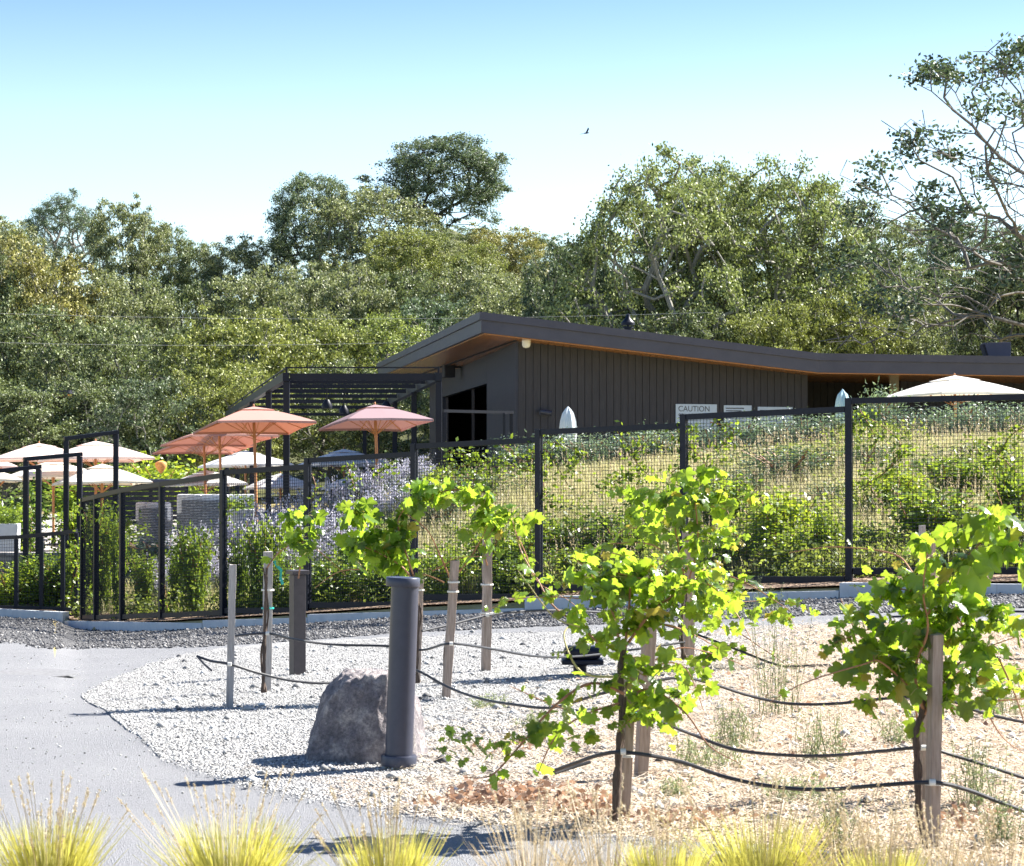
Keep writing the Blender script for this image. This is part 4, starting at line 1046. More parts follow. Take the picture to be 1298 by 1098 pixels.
# nearest middle vine
vine('bushy middle vine on the nearest stake, with long canes trailing down to the left', 10.35,
     [(779, 1045), (783, 990), (785, 940), (790, 895), (786, 850), (793, 815)],
     [([(790, 830), (775, 770), (750, 725), (725, 705)], 18, .006), ([(793, 820), (800, 760), (795, 715), (775, 700)], 18, .006),
      ([(795, 815), (830, 770), (870, 745), (900, 742), (925, 765)], 18, .006), ([(795, 800), (840, 790), (885, 810), (915, 825)], 14, .005),
      ([(790, 880), (750, 865), (700, 895), (655, 950), (620, 985), (590, 985)], 15, .006, (-.1, -.35)),
      ([(790, 890), (740, 905), (705, 935), (680, 985)], 12, .005, (0, .2)),
      ([(785, 860), (735, 850), (715, 805), (735, 785)], 5, .005, (0, .3), 'cane_green', .8),
      ([(780, 835), (735, 795), (700, 770), (680, 735), (660, 700), (648, 655)], 7, .0045, (0, .4), 'cane', .75),
      ([(735, 795), (700, 780), (670, 740), (655, 722)], 14, .003, (0, .1), 'cane_green', .8),
      ([(803, 880), (830, 873), (870, 905), (900, 945), (935, 965)], 2.0, .005, (0, -.15), 'cane', .7),
      ([(845, 905), (860, 940), (858, 975)], 8, .003, (0, 0), 'cane_green', .6),
      ([(720, 900), (690, 890), (645, 870)], 9, .003, (0, .3), 'cane', .6)],
     [(770, 725, 48, 28, 55, 0, 1.1), (825, 735, 55, 24, 55, 0, 1), (790, 765, 75, 35, 75, .05, 1.05), (870, 755, 50, 30, 50, 0, 1), (800, 800, 60, 30, 34, 0, 1),
      (825, 860, 35, 30, 28, 0, 1), (835, 905, 35, 26, 26, 0, 1), (790, 880, 30, 20, 10, 0, .9), (735, 890, 24, 20, 10, -.1, .8), (745, 930, 20, 22, 9, -.1, .85), (618, 960, 54, 26, 22, -.3, .72), (690, 930, 30, 25, 14, -.2, .8), (905, 800, 30, 20, 12, 0, .8)],
     .086, 21, lmul=1.2, grapes=[(718, 886)])
vine('small vine topping the farther stake between the middle and right vines', 18.4,
     [(866, 836), (864, 800), (866, 760), (870, 730)],
     [([(870, 740), (862, 700), (850, 650), (840, 620)], 12, .007), ([(872, 735), (885, 690), (880, 640), (872, 612)], 12, .007), ([(870, 725), (830, 690), (780, 688), (745, 695)], 7, .005, (0, -.3), 'cane', .8),
      ([(874, 735), (920, 730), (955, 745), (1000, 775)], 9, .006, (0, -.4), 'cane', .8), ([(900, 735), (930, 775), (950, 810), (965, 845)], 2, .005, (0, -.5), 'cane'), ([(900, 640), (920, 645), (925, 655)], 10, .004),
      ([(895, 790), (930, 800), (960, 820), (1000, 850), (985, 905)], 3, .005, (0, -.3), 'cane', .9)],
     [(865, 630, 55, 28, 75, 0, 1), (825, 650, 34, 24, 34, 0, 1), (905, 640, 22, 20, 22, 0, 1), (860, 690, 45, 25, 34, 0, .9), (920, 765, 50, 30, 50, -.1, .85), (900, 700, 30, 25, 18, 0, .8), (880, 850, 40, 30, 24, -.2, .8), (960, 790, 34, 14, 16, -.1, .8)],
     .14, 22)
vine('large-leaved vine at the right, its crown leaning out past the picture edge', 9.8,
     [(1172, 1078), (1166, 1030), (1163, 980), (1162, 930), (1168, 905), (1172, 880)],
     [([(1172, 900), (1160, 850), (1175, 800), (1172, 750), (1175, 700)], 14, .006), ([(1172, 890), (1130, 850), (1085, 800), (1065, 760)], 10, .005), ([(1172, 895), (1120, 840), (1090, 845), (1020, 865), (975, 890)], 3, .004, (0, -.3), 'cane', .7),
      ([(1175, 890), (1200, 895), (1260, 890), (1310, 885)], 5, .006), ([(1170, 905), (1200, 860), (1230, 830), (1290, 805)], 10, .005), ([(1175, 780), (1200, 730), (1230, 700), (1270, 660)], 10, .005), ([(1175, 760), (1155, 720), (1130, 700), (1060, 695), (1000, 700)], 3, .004, (0, .5), 'cane', .6),
      ([(1265, 835), (1285, 880), (1300, 920)], 3, .004), ([(1245, 890), (1270, 935), (1300, 955)], 2, .003)],
     [(1120, 790, 52, 45, 62, 0, 1.05), (1110, 850, 48, 40, 52, 0, 1.05), (1170, 830, 60, 50, 60, .1, 1.05), (1225, 800, 48, 40, 46, 0, 1.05), (1230, 880, 40, 42, 36, 0, 1), (1200, 750, 36, 40, 28, 0, 1.2), (1150, 740, 34, 30, 22, 0, 1), (1265, 800, 34, 26, 22, 0, 1), (1150, 890, 50, 30, 22, 0, 1),
      (1215, 690, 40, 38, 16, -.1, 1.45), (1270, 680, 40, 34, 22, -.1, 1.5), (1310, 680, 30, 40, 12, 0, 1.5), (1130, 745, 36, 24, 18, 0, 1)],
     .092, 23, lmul=1.15)
vine('vine arching from behind the grey bollard, its leaves hanging left of the fence post', 16.3,
     [(527, 866), (529, 820), (530, 780), (528, 745)],
     [([(528, 745), (510, 720), (480, 700), (455, 690)], 16, .006), ([(528, 742), (515, 700), (505, 660), (520, 635)], 14, .006), ([(510, 715), (470, 720), (430, 725), (400, 745)], 1.5, .005)],
     [(455, 670, 28, 34, 62, 0, 1), (480, 700, 42, 30, 80, 0, 1.05), (512, 685, 18, 34, 34, 0, 1), (445, 650, 18, 20, 22, 0, 1)],
     .125, 24, lmul=1.0, infl=.95, wander=False)
vine('vine arching high above the two brown stakes right of the grey bollard', 16.4,
     [(563, 888), (567, 830), (570, 780), (572, 735)],
     [([(572, 735), (555, 700), (540, 670), (515, 650)], 4, .006), ([(575, 735), (600, 700), (620, 660), (600, 625)], 9, .006), ([(512, 655), (545, 630), (590, 622), (625, 640), (650, 660)], 14, .006), ([(548, 725), (580, 708), (625, 706)], 3, .004), ([(618, 715), (614, 690), (630, 665)], 6, .005),
      ([(650, 665), (665, 700), (680, 735), (720, 760), (740, 775)], 9, .004, (0, .2), 'cane', .8), ([(562, 740), (540, 730), (530, 735)], 8, .004)],
     [(535, 630, 28, 24, 46, 0, 1), (565, 625, 30, 18, 40, 0, 1), (605, 635, 30, 26, 50, 0, 1), (620, 665, 30, 20, 40, 0, 1.05), (650, 655, 24, 20, 22, 0, 1.05), (595, 670, 10, 12, 5, 0, 1.1), (680, 730, 26, 18, 16, .1, .8), (618, 700, 24, 10, 12, 0, .7)],
     .12, 25, lmul=.85, infl=.9, wander=False)
vine('sparse young vine tied to the grey stake with turquoise tape', 16.1,
     [(333, 878), (335, 830), (336, 780), (338, 720)],
     [([(338, 720), (350, 700), (372, 688), (385, 685)], 5, .005), ([(378, 735), (384, 705), (385, 690), (378, 660)], 8, .005), ([(386, 690), (405, 700), (440, 730)], 2, .004)],
     [(385, 655, 18, 14, 22, 0, .9), (392, 680, 18, 14, 20, 0, .9), (380, 700, 20, 12, 10, 0, .7)], .12, 26)
# canes in the second row behind the middle vine
vine('low sprawling vine growth behind the middle vine, right of its brown stake', 13.0,
     [(806, 905), (808, 880), (812, 850)], [([(812, 860), (840, 840), (870, 850), (890, 900)], 7, .005), ([(812, 850), (860, 820), (915, 835), (960, 850)], 4, .004, (0, .2), 'cane', .8)], [(870, 870, 36, 22, 18, 0, .8)], .11, 27)
vine('vine growing behind the right one, leaves showing at its upper left edge', 11.2,
     [(1168, 1027), (1164, 980), (1166, 930)], [([(1166, 930), (1150, 860), (1110, 800), (1080, 790)], 10, .005), ([(1166, 930), (1200, 870), (1240, 840), (1290, 850)], 8, .005)], [(1090, 820, 26, 50, 24, 0, 1), (1260, 850, 40, 30, 22, 0, 1)], .11, 28)
# ------------------------------------------------------------ oaks
def skeleton(attr, roots, seed, base_dir, pen=.42, seg=.55, jit=.10):
    """roots: list of polylines (first node on the ground). returns nodes, parent idx, tip flags"""
    rg = np.random.default_rng(seed)
    pos = []; par = []; plen = []
    for rl in roots:
        for i, p in enumerate(rl):
            pos.append(np.array(p, float)); par.append(len(pos)-2 if i else -1); plen.append(0 if not i else plen[-1] + np.linalg.norm(pos[-1]-pos[-2]))
    nfix = len(pos); c0 = np.array(roots[0][-1], float)
    order = np.argsort(np.linalg.norm(attr - c0, axis=1)); tips = []
    usable = [1 if par[i] >= 0 and pos[i][2] > base_dir else 0 for i in range(nfix)]
    for k in order:
        A_ = attr[k]; PP = np.array(pos); d = np.linalg.norm(PP - A_, axis=1)
        cost = d + pen*np.array(plen) + np.where(np.array(usable) > 0, 0, 1e3) + np.maximum(0, PP[:, 2] - A_[2] - .2)*.6
        j = int(np.argmin(cost)); p0 = PP[j]; D = d[j]; n = max(1, int(D/seg)); last = j
        bend = rg.normal(0, jit, 3)*D
        for i in range(1, n+1):
            f = i/n; q_ = p0 + (A_-p0)*f + bend*math.sin(math.pi*f) + (np.array([0, 0, .12*D])*math.sin(math.pi*f)) + (rg.normal(0, jit*(.35 if jit < .12 else 1.2), 3)*seg if i < n else 0)
            pos.append(q_); par.append(last); plen.append(plen[last] + np.linalg.norm(q_-pos[last])); usable.append(1); last = len(pos)-1
        tips.append(last)
    return np.array(pos), np.array(par), tips
def limbs(pos, par, tips, r0, ex=2.3):
    n = len(pos); acc = np.zeros(n); kids = [[] for _ in range(n)]
    for i in range(n):
        if par[i] >= 0: kids[par[i]].append(i)
    for i in range(n-1, -1, -1):
        if not kids[i]: acc[i] = r0**ex
        if par[i] >= 0: acc[par[i]] += acc[i]
    rad = acc**(1/ex); mb = MB(); done = np.zeros(n, bool)
    for i in range(n):
        if par[i] < 0 or not done[i]:
            ch = [i] if par[i] < 0 else [par[i], i]
            done[i] = True; c = i
            while kids[c]:
                k = max(kids[c], key=lambda q_: acc[q_])
                if done[k]: break
                done[k] = True; ch.append(k); c = k
            if len(ch) > 1:
                rr = [rad[q_] for q_ in ch]
                if par[i] >= 0: rr[0] = min(rr[0], rr[1]*1.25)
                mb.tube([pos[q_] for q_ in ch], rr, 6 if rr[0] > .05 else 4, False)
    return mb
def oak_proto(seed, style, bark, nclu, per, leafL, sd=.40):
    rg = np.random.default_rng(seed)
    if style == 'round':
        lobes = []
        for i in range(26):
            a = i*2.39996 + rg.uniform(-.4, .4); cz = 1 - 1.62*(i + .5)/26
            q_ = math.sqrt(max(0, 1-cz*cz)); k = rg.uniform(.72, 1.08)
            lobes.append((np.array([3.6*q_*math.cos(a)*k, 3.6*q_*math.sin(a)*k, 5.2 + 3.7*cz*k]), rg.uniform(.85, 1.5)))
        roots = [[(0, 0, -.6), (.1, 0, .8), (.05, .1, 1.7), (.15, 0, 2.6)]]; bz = 1.5
    elif style == 'fan':        # many pale stems fanning up, leaves at the outer shell
        lobes = []
        for i in range(30):
            a = i*2.39996 + rg.uniform(-.3, .3); t = .12 + 1.4*math.sqrt((i+.5)/30)
            lobes.append((np.array([0, 0, 2.2]) + np.array([4.3*math.sin(t)*math.cos(a), 4.3*math.sin(t)*math.sin(a), 6.6*math.cos(t)+.2]), rg.uniform(.7, 1.2)))
        for i in range(12): lobes.append((np.array([rg.uniform(-4, 4), rg.uniform(-4, 4), rg.uniform(2, 3.5)]), .9))
        roots = [[(x*.35, y*.35, -.6), (x*.6, y*.6, 1.2), (x, y, 2.6), (x*1.4, y*1.4, 4.0)] for x, y in ((.9, .2), (-1.0, .4), (.1, -.9), (-.3, .9), (.5, .8))]; bz = 1.0
    elif style == 'dark':
        lobes = []
        for i in range(46):
            a = i*2.39996; t = math.acos(1 - 1.32*(i+.5)/46)
            lobes.append((np.array([3.7*math.sin(t)*math.cos(a), 3.7*math.sin(t)*math.sin(a), 4.9+3.9*math.cos(t)])*np.array([1, 1, 1]), rg.uniform(.75, 1.3)))
        roots = [[(0, 0, -.6), (0, 0, 1), (.1, 0, 2.2), (0, .1, 3.0)], [(.1, .1, 1.2), (-.6, 0, 2.6), (-1.3, .1, 3.8)]]; bz = 1.5
    elif style == 'sparse':
        lobes = []
        for i in range(44):
            a = i*2.39996; t = math.acos(1 - 1.05*(i+.5)/44); k = rg.uniform(.75, 1.05)
            lobes.append((np.array([4.6*k*math.sin(t)*math.cos(a), 4.6*k*math.sin(t)*math.sin(a), 3.4+6.3*k*math.cos(t)]), .55))
        roots = [[(0, 0, -.6), (.1, 0, 1.4), (-.2, .1, 2.8), (.2, 0, 4.2), (.1, .2, 5.6)]]; bz = 2.0
    C = []; sh = Vector((seed*3.1, seed*1.7, seed*.9)); from mathutils import noise as mz
    while len(C) < nclu:
        d = rg.normal(size=3); d /= np.linalg.norm(d)
        if style in ('round', 'dark'):
            k = 1 + .34*mz.noise(Vector(d)*1.5 + sh) + .16*mz.noise(Vector(d)*3.6 + sh); r = rg.uniform(.42, 1.0)**.6 * k
            p = np.array([4.5*d[0]*r, 4.5*d[1]*r, 5.6 + (4.0 if d[2] > 0 else 4.6)*d[2]*r])
            thr = .05 if style == 'round' else -.16
            if p[2] < (.9 if style == 'round' else 1.9) or p[2] > 9.8: continue
            if style == 'dark' and p[2] < 4.4 and math.hypot(p[0], p[1]) < 2.4: continue
            if mz.noise(Vector(p)*.62 + sh) + .5*mz.noise(Vector(p)*1.3 + sh) < thr: continue
        elif style == 'fan':
            if rg.uniform() < .88:
                if d[2] < .02: d[2] = -d[2]
                k = 1 + .16*mz.noise(Vector(d)*1.6 + sh); r = rg.uniform(.80, 1.0)*k
                p = np.array([4.9*d[0]*r, 4.9*d[1]*r, 2.4 + 7.2*d[2]*r])
                if mz.noise(Vector(p)*.8 + sh) < -.22: continue
            else:
                p = np.array([rg.uniform(-4.6, 4.6), rg.uniform(-4.6, 4.6), rg.uniform(.8, 6)])
                if mz.noise(Vector(p)*.6 + sh) < .12: continue
            if p[2] > 9.8: continue
        else:
            c, r = lobes[rg.integers(len(lobes))]; p = c + d*r*rg.uniform(.3, 1.0)
            if p[2] < .8: continue
        C.append(p)
    C = np.array(C)
    attr = C
    if style == 'sparse':
        ex = []
        for _ in range(800):
            a = rg.uniform(0, 6.28); t = rg.uniform(.05, 1.7); k = rg.uniform(.45, 1.05)
            ex.append([4.6*k*math.sin(t)*math.cos(a), 4.6*k*math.sin(t)*math.sin(a), 3.2+6.4*k*math.cos(t)])
        attr = np.concatenate([C, np.array(ex)])
    if style == 'fan':
        ex = rg.uniform(-1, 1, (120, 3))*np.array([3.6, 3.6, 2.6]) + np.array([0, 0, 5.2]); attr = np.concatenate([C, ex])
    pos, par, tips = skeleton(attr, roots, seed, bz, pen=.42 if style != 'fan' else .25, jit=.10 if style != 'sparse' else .13, seg=.55 if style != 'sparse' else .34)
    r0 = {'round': .019, 'fan': .032, 'dark': .020, 'sparse': .0095}[style]
    tm = limbs(pos, par, tips, r0, 2.25)
    # leaves
    n = len(C)*per; ctr = np.repeat(C, per, 0); sz = rg.uniform(.6, 1.25, (len(C), 1)).repeat(per, 0)
    off = rg.normal(size=(n, 3))*np.array([sd, sd, sd*.62])*sz
    pts = ctr + off
    V, F = leafquads(pts, leafL, leafL*.58, rg)
    root = bpy.data.objects.new('oak_tree', None); col.objects.link(root)
    crown = np_mesh('crown', V, F, 'leaf_oak', root); trunk = tm.build('trunk', bark, root, True)
    return root
PR = {'a': oak_proto(1, 'round', 'bark_pale', 430, 70, .185, .25), 'b': oak_proto(2, 'round', 'bark', 430, 70, .18, .25), 'c': oak_proto(3, 'round', 'bark_pale', 360, 60, .185, .24),
      'd': oak_proto(4, 'dark', 'bark_dark', 560, 75, .16, .26), 'f': oak_proto(5, 'fan', 'bark_pale', 560, 85, .125, .23), 'g': oak_proto(9, 'fan', 'bark_pale', 560, 85, .125, .23),
      's': oak_proto(7, 'sparse', 'bark', 480, 34, .11, .17), 'e': oak_proto(12, 'round', 'bark', 450, 66, .175, .25)}
used = set()
OL = (.86, .92, .8); YE = (1.22, 1.2, .70); GR = (.72, .86, .95); LT = (1.22, 1.2, 1.12); DK = (.62, .72, .75); BR = (1.25, 1.32, .75); RU = (1.35, 1.15, .8); SV = (1.35, 1.35, 1.35)
def tree(k, u, vt, w, y, colr, rz, label, vb=None):
    src = PR[k]
    t = src if k not in used else copy_tree(src)
    used.add(k)
    x = (u-649)/2800*y; zt = P(u, vt, y).z; zg = hh(x, y)
    if vb is not None: zg = P(u, vb, y).z
    sx = w*y/2800/10*(1.17 if vb is None and k in 'abce' else 1.08); t.location = (x, y, zg); t.rotation_euler = (0, 0, R(rz)); t.scale = (sx, sx, (zt-zg)/9.9)
    for c in t.children: c.color = (*colr, 1)
    tag(t, label, 'tree', 'oak trees covering the hillside')
T = [
 ('b', -40, 262, 150, 150, LT, 10, 'grey-green oak on the skyline cut off by the left edge'),
 ('f', 78, 241, 125, 158, GR, 40, 'open-crowned skyline oak with sky gaps, near the left edge'),
 ('c', 20, 275, 110, 146, LT, 60, 'oak crown just below the open-crowned one near the left edge'),
 ('a', 155, 246, 110, 150, LT, 80, 'skyline oak right of the open-crowned one, with a twiggy top'),
 ('e', 205, 276, 95, 152, OL, 130, 'last skyline oak before the dip of sky at the left'),
 ('b', 245, 308, 90, 150, OL, 170, 'low oak at the bottom of the sky dip at the left'),
 ('a', 300, 294, 100, 148, LT, 200, 'rounded skyline oak right of the sky dip'),
 ('c', 345, 296, 80, 152, GR, 250, 'small skyline oak left of the grey leaning one'),
 ('d', 398, 212, 125, 150, (.85, .95, 1.0), 70, 'dark grey-green oak leaning left of the tall skyline oak'),
 ('e', 465, 230, 165, 142, LT, 20, 'wide light green oak directly left of the tall dark skyline oak'),
 ('b', 520, 285, 110, 136, YE, 300, 'yellowish oak below the trunk of the tall dark skyline oak'),
 ('a', 640, 280, 120, 138, RU, 320, 'rust-tinged oak right of the tall dark oak trunk'),
 ('e', 600, 300, 90, 132, YE, 60, 'pale oak right under the tall dark skyline oak'),
 ('c', 690, 292, 80, 150, OL, 90, 'narrow oak at the low point before the multi-stemmed oaks'),
 ('b', 735, 300, 90, 140, OL, 190, 'oak filling behind the left side of the multi-stemmed oak'),
 ('a', 1155, 268, 130, 150, LT, 210, 'rounded skyline oak right of the multi-stemmed group'),
 ('e', 1225, 272, 130, 142, GR, 240, 'skyline oak beneath the bare reaching branches at the right'),
 ('c', 1310, 280, 130, 140, OL, 10, 'oak at the right edge behind the thin-crowned tree'),
 ('b', 45, 298, 160, 118, RU, 30, 'rust-yellow oak in the upper left part of the slope'),
 ('a', -40, 320, 150, 115, OL, 110, 'olive oak at the left edge below the rust-yellow one'),
 ('e', 150, 335, 150, 120, LT, 150, 'light oak in the middle of the left slope'),
 ('c', 235, 340, 130, 122, OL, 10, 'greyish oak under the sky dip'),
 ('b', 325, 332, 150, 124, LT, 230, 'broad oak under the rounded skyline oak, right of the dip'),
 ('a', 430, 325, 150, 118, LT, 270, 'light green oak in mid slope beneath the leaning oak'),
 ('e', 515, 335, 130, 120, OL, 310, 'olive oak in mid slope under the tall dark tree'),
 ('a', 610, 325, 140, 118, LT, 15, 'pale oak in mid slope left of the roof ridge line of sight'),
 ('b', 700, 335, 120, 116, OL, 75, 'oak in mid slope behind the dark edge of the multi-stemmed group'),
 ('e', 1130, 320, 150, 116, OL, 95, 'oak in mid slope right of the multi-stemmed group'),
 ('a', 1230, 330, 160, 112, LT, 135, 'light oak behind the tangled grey branches at the right'),
 ('c', 1040, 300, 150, 112, LT, 35, 'oak showing through the stems of the right multi-stemmed tree'),
 ('b', 900, 300, 160, 112, LT, 55, 'oak showing through the middle of the multi-stemmed tree'),
 ('a', 790, 310, 140, 110, OL, 165, 'oak showing through the left stems of the multi-stemmed tree'),
 ('b', 20, 385, 190, 92, OL, 205, 'dark green broad oak at the left edge, half way up the slope'),
 ('e', 125, 395, 170, 90, OL, 235, 'green oak above the cabin roof, half way up the slope'),
 ('c', 215, 395, 150, 94, OL, 20, 'green oak with visible grey limbs above the salmon umbrellas'),
 ('a', 310, 380, 190, 91, YE, 285, 'yellow-flecked broad oak above the pergola corner'),
 ('b', 405, 395, 150, 97, YE, 315, 'yellow-green oak above the pergola slats'),
 ('e', 480, 388, 170, 99, BR, 5, 'brightest yellow-green oak at the left end of the roof'),
 ('c', 560, 365, 150, 106, GR, 45, 'grey-green oak right behind the roof corner'),
 ('a', 645, 350, 150, 102, LT, 85, 'oak rising over the roof just right of its corner'),
 ('e', 728, 295, 140, 96, DK, 125, 'dark leafy oak at the left foot of the multi-stemmed group'),
 ('f', 835, 190, 290, 90, (1.2, 1.25, .9), 0, 'tall multi-stemmed oak with pale branches, left one of the big pair over the roof'),
 ('g', 975, 196, 300, 93, (1.2, 1.25, .9), 100, 'tall multi-stemmed oak with fanning branches, right one of the big pair over the roof'),
 ('f', 905, 190, 260, 95, (1.15, 1.2, .9), 200, 'multi-stemmed oak closing the gap between the big pair over the roof'),
 ('b', 575, 288, 130, 144, OL, 77, 'oak whose crown hides the foot of the tall dark skyline oak'),
 ('g', 1055, 232, 210, 97, OL, 30, 'shorter multi-stemmed oak at the right shoulder of the big pair'),
 ('c', 770, 385, 130, 87, OL, 145, 'low oak behind the vent pipe'),
 ('a', 870, 385, 150, 86, OL, 175, 'low green oak over the middle of the roof'),
 ('b', 975, 380, 140, 86, YE, 215, 'low yellowish oak over the roof kink'),
 ('e', 1070, 360, 150, 88, YE, 245, 'leafy oak over the flat right part of the roof'),
 ('c', 1160, 345, 160, 90, LT, 275, 'oak with tangled pale limbs above the right roof'),
 ('d', 1300, 300, 200, 84, (.55, .62, .6), 305, 'dark dense oak behind the roof hood at the right edge'),
 ('b', 5, 475, 170, 82, OL, 335, 'low oak left of the cabin with grey leaves'),
 ('a', 115, 470, 150, 84, OL, 25, 'low dark oak between cabin and portal frames'),
 ('c', 195, 468, 150, 81, DK, 65, 'low oak with dark leaning trunks above the wicker sofas'),
 ('e', 290, 455, 160, 83, YE, 105, 'low oak directly behind the salmon umbrellas'),
 ('b', 420, 455, 160, 86, OL, 150, 'low oak seen through the pergola posts'),
 ('a', 510, 470, 130, 88, OL, 185, 'low oak seen between pergola and side wall'),
]
for a in T: tree(*a)
tree('d', 565, 163, 178, 150, (.62, .72, .80), 0, 'tall dark round oak standing highest on the skyline, black trunk visible', vb=322) if 'd' not in used else tree('d', 565, 163, 178, 150, (.62, .72, .80), 0, 'tall dark round oak standing highest on the skyline, black trunk visible', vb=322)
tree('s', 1345, 30, 620, 76, (.45, .56, .60), 200, 'thin-crowned oak with crooked bare branches reaching in from the right edge')

# ------------------------------------------------------------ shrubs
def shrub_proto(name, seed, n, L, W, spread, top, mat, stems=9, round_=False, spike=False):
    """unit shrub: 1 m high, about 1 m wide"""
    rg = np.random.default_rng(seed); mb = MB(); C = []
    for i in range(stems):
        a = rg.uniform(0, 6.28); rr = spread*rg.uniform(.3, 1); H = rg.uniform(.65, 1.0)*top
        tip = Vector((rr*math.cos(a), rr*math.sin(a), H*(1 - .25*rr))); mid = Vector((tip.x*.35, tip.y*.35, H*.45)) + Vector(rg.normal(0, .04, 3))
        pts = crspline([Vector((rg.uniform(-.05, .05), rg.uniform(-.05, .05), -.03)), mid, tip], 5); mb.tube(pts, [.012*(1-.8*k/len(pts)) + .002 for k in range(len(pts))], 4, False)
        for k in range(n//stems):
            f = rg.uniform(.12 if round_ else .22, 1.0); p = pts[min(len(pts)-1, int(f*(len(pts)-1)))]
            s = .16 if round_ else .085
            C.append((p.x + rg.normal(0, s), p.y + rg.normal(0, s), max(.02, p.z + rg.normal(0, s))))
    V, F = leafquads(np.array(C), L, W, rg, .2)
    root = bpy.data.objects.new(name, None); col.objects.link(root)
    np_mesh('foliage', V, F, mat, root); mb.build('stems', 'cane' if not spike else 'sage_stem', root)
    return root
SH = {'wild': shrub_proto('shrub', 31, 3000, .075, .04, .42, 1, 'leaf_shrub', 14), 'wild2': shrub_proto('shrub', 32, 2300, .08, .042, .30, 1, 'leaf_shrub', 9),
      'bush': shrub_proto('shrub', 33, 4200, .07, .04, .5, .9, 'leaf_shrub', 16, True), 'silver': shrub_proto('shrub', 34, 3000, .085, .026, .5, .9, 'leaf_olive', 22, True),
      'dark': shrub_proto('shrub', 35, 3200, .07, .02, .5, .95, 'leaf_olive', 24, True)}
sused = set()
def shrub(k, u, vt, vb, w, y, colr, label, group, name='shrub', cat='shrub', rz=0):
    src = SH[k]; t = src if k not in sused else copy_tree(src); sused.add(k); t.name = name
    a = P(u, vt, y); x = a.x; zg = hh(x, y)
    zb = zg if vb is None else P(u, vb, y).z
    sx = w*y/2800*((1.05 if k == 'wild' else 1.15) if u < 380 and y < 41 else 1.6 if k in ('dark', 'wild') else 1.4); t.location = (x, y, zb); t.scale = (sx, sx*.8, a.z - zb); t.rotation_euler = (0, 0, rz)
    for c in t.children: c.color = (*colr, 1)
    tag(t, label, cat, group)
GF = 'green shrubs growing along the fence'
g1 = (1.05, 1.15, .7); g2 = (.70, .82, .56); g3 = (1.5, 1.5, .8); gd = (.45, .55, .5)
